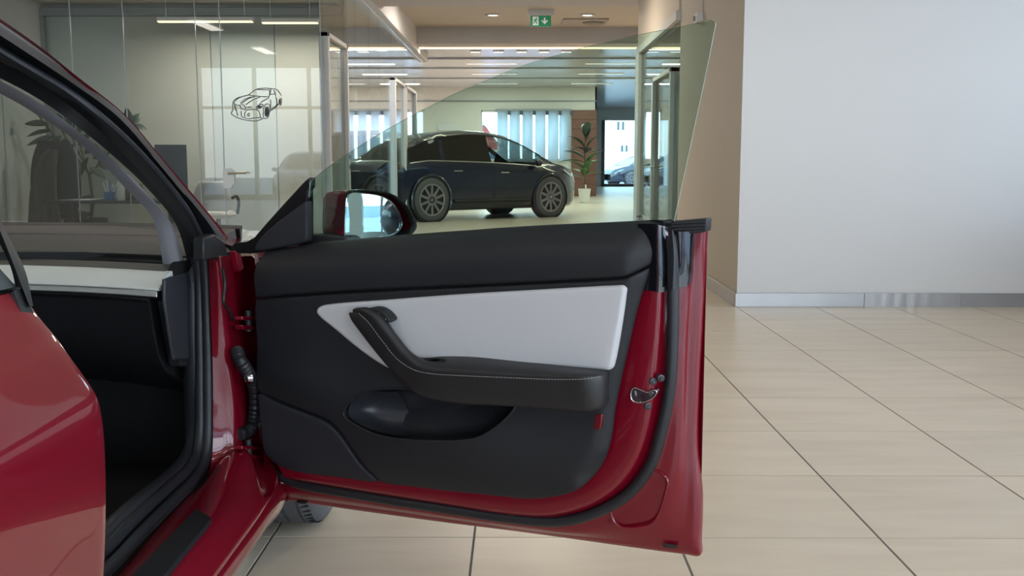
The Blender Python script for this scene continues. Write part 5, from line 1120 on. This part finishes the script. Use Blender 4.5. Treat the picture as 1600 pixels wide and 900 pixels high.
for k, (x, y) in enumerate(((17, 2.2), (19, 4.6))):
    o = MB().tube([(x, y, -.25), (x, y, 6)], .07, 8).tube([(x, y, 5.9), (x - .9, y, 6.1)], .05, 6).build('lamp_post', FRAMED, label='slim dark lamp post outside the side windows', cat='lamp post', group='lamp posts outside the side windows')
MB().box(24, 25, -14, 16, -.25, 1.0).build('boundary_wall', mat('boundary_grey', (.35, .42, .5), rough=.9, var=.1, nscale=3), label='low blue-grey boundary wall outside the side windows', cat='wall')
# ================================================================== SHOWROOM CEILING LIGHTS
for x in (-6.3, -2.3, 1.5, 4.6):
    for y in (-4.5, 0.2, 4.9):
        c = Vector((x, y, 3.9)); r = thing('ceiling_light', c, 'long white ceiling light over the red car\'s showroom', 'light', 'showroom ceiling lights')
        boxo('lamp_body', (x - .16, x + .16, y - .8, y + .8, 3.83, 3.9), FRAMEW, r, .004); boxo('lamp_lens', (x - .14, x + .14, y - .78, y + .78, 3.822, 3.832), LEDC, r)
        area_light('ceiling_glow', (x, y, 3.80), (.28, 1.5), (0, 0, 0), 15, (1, .92, .82), r)
for y, xo in ((12.6, 0.0), (16.3, -1.2)):
    c = Vector((.4 + xo, y, 3.3 if y < 15 else 3.6)); r = thing('ceiling_light', c, 'flat ceiling light over the glazed passage, ' + ('under the low ceiling' if y < 15 else 'in the raised ceiling'), 'light')
    z = c.z; boxo('lamp_body', (.1 + xo, .7 + xo, y - .3, y + .3, z - .03, z), FRAMEW, r, .004); boxo('lamp_lens', (.13 + xo, .67 + xo, y - .27, y + .27, z - .036, z - .028), LEDC, r)
    area_light('passage_glow', (.4 + xo, y, z - .05), (.5, .5), (0, 0, 0), 42 if y < 15 else 75, (1, .87, .72), r)
for y in (24.2, 27.0, 30.4):  # lamps added to brighten the hall; thin lenses stand for ceiling highlights
    for x in (-5.0, -.6, 2.15, 4.9):
        c = Vector((x, y, 3.34)); r = thing('ceiling_light', c, 'slim white ceiling light between the beams of the back hall', 'light', 'back hall ceiling lights')
        boxo('lamp_body', (x - .6, x + .6, y - .05, y + .05, 3.325, 3.34), FRAMEW, r, .003); boxo('lamp_lens', (x - .58, x + .58, y - .04, y + .04, 3.321, 3.326), mat('led_soft', (1, 1, 1), emit=(1.0, 0.96, 0.9), estr=0.9), r)
        area_light('hall_glow', (x, y, 3.315), (1.1, .08), (0, 0, 0), 62 if y < 30 else 36, (1, .95, .88), r)

for nm, lb in (('white_insert', 'white vinyl insert panel of the door'), ('window_glass', 'greenish frameless side glass'), ('mirror_glass', 'convex mirror glass'), ('courtesy_lens', 'small red door lens'), ('white_dash_strip', 'white strip across the dashboard'), ('pillar_trim', 'pale grey pillar lining'), ('weather_seal', 'black rubber door seal'), ('scuff_plate', 'black sill plate')):
    if nm in bpy.data.objects: bpy.data.objects[nm]['label'] = lb
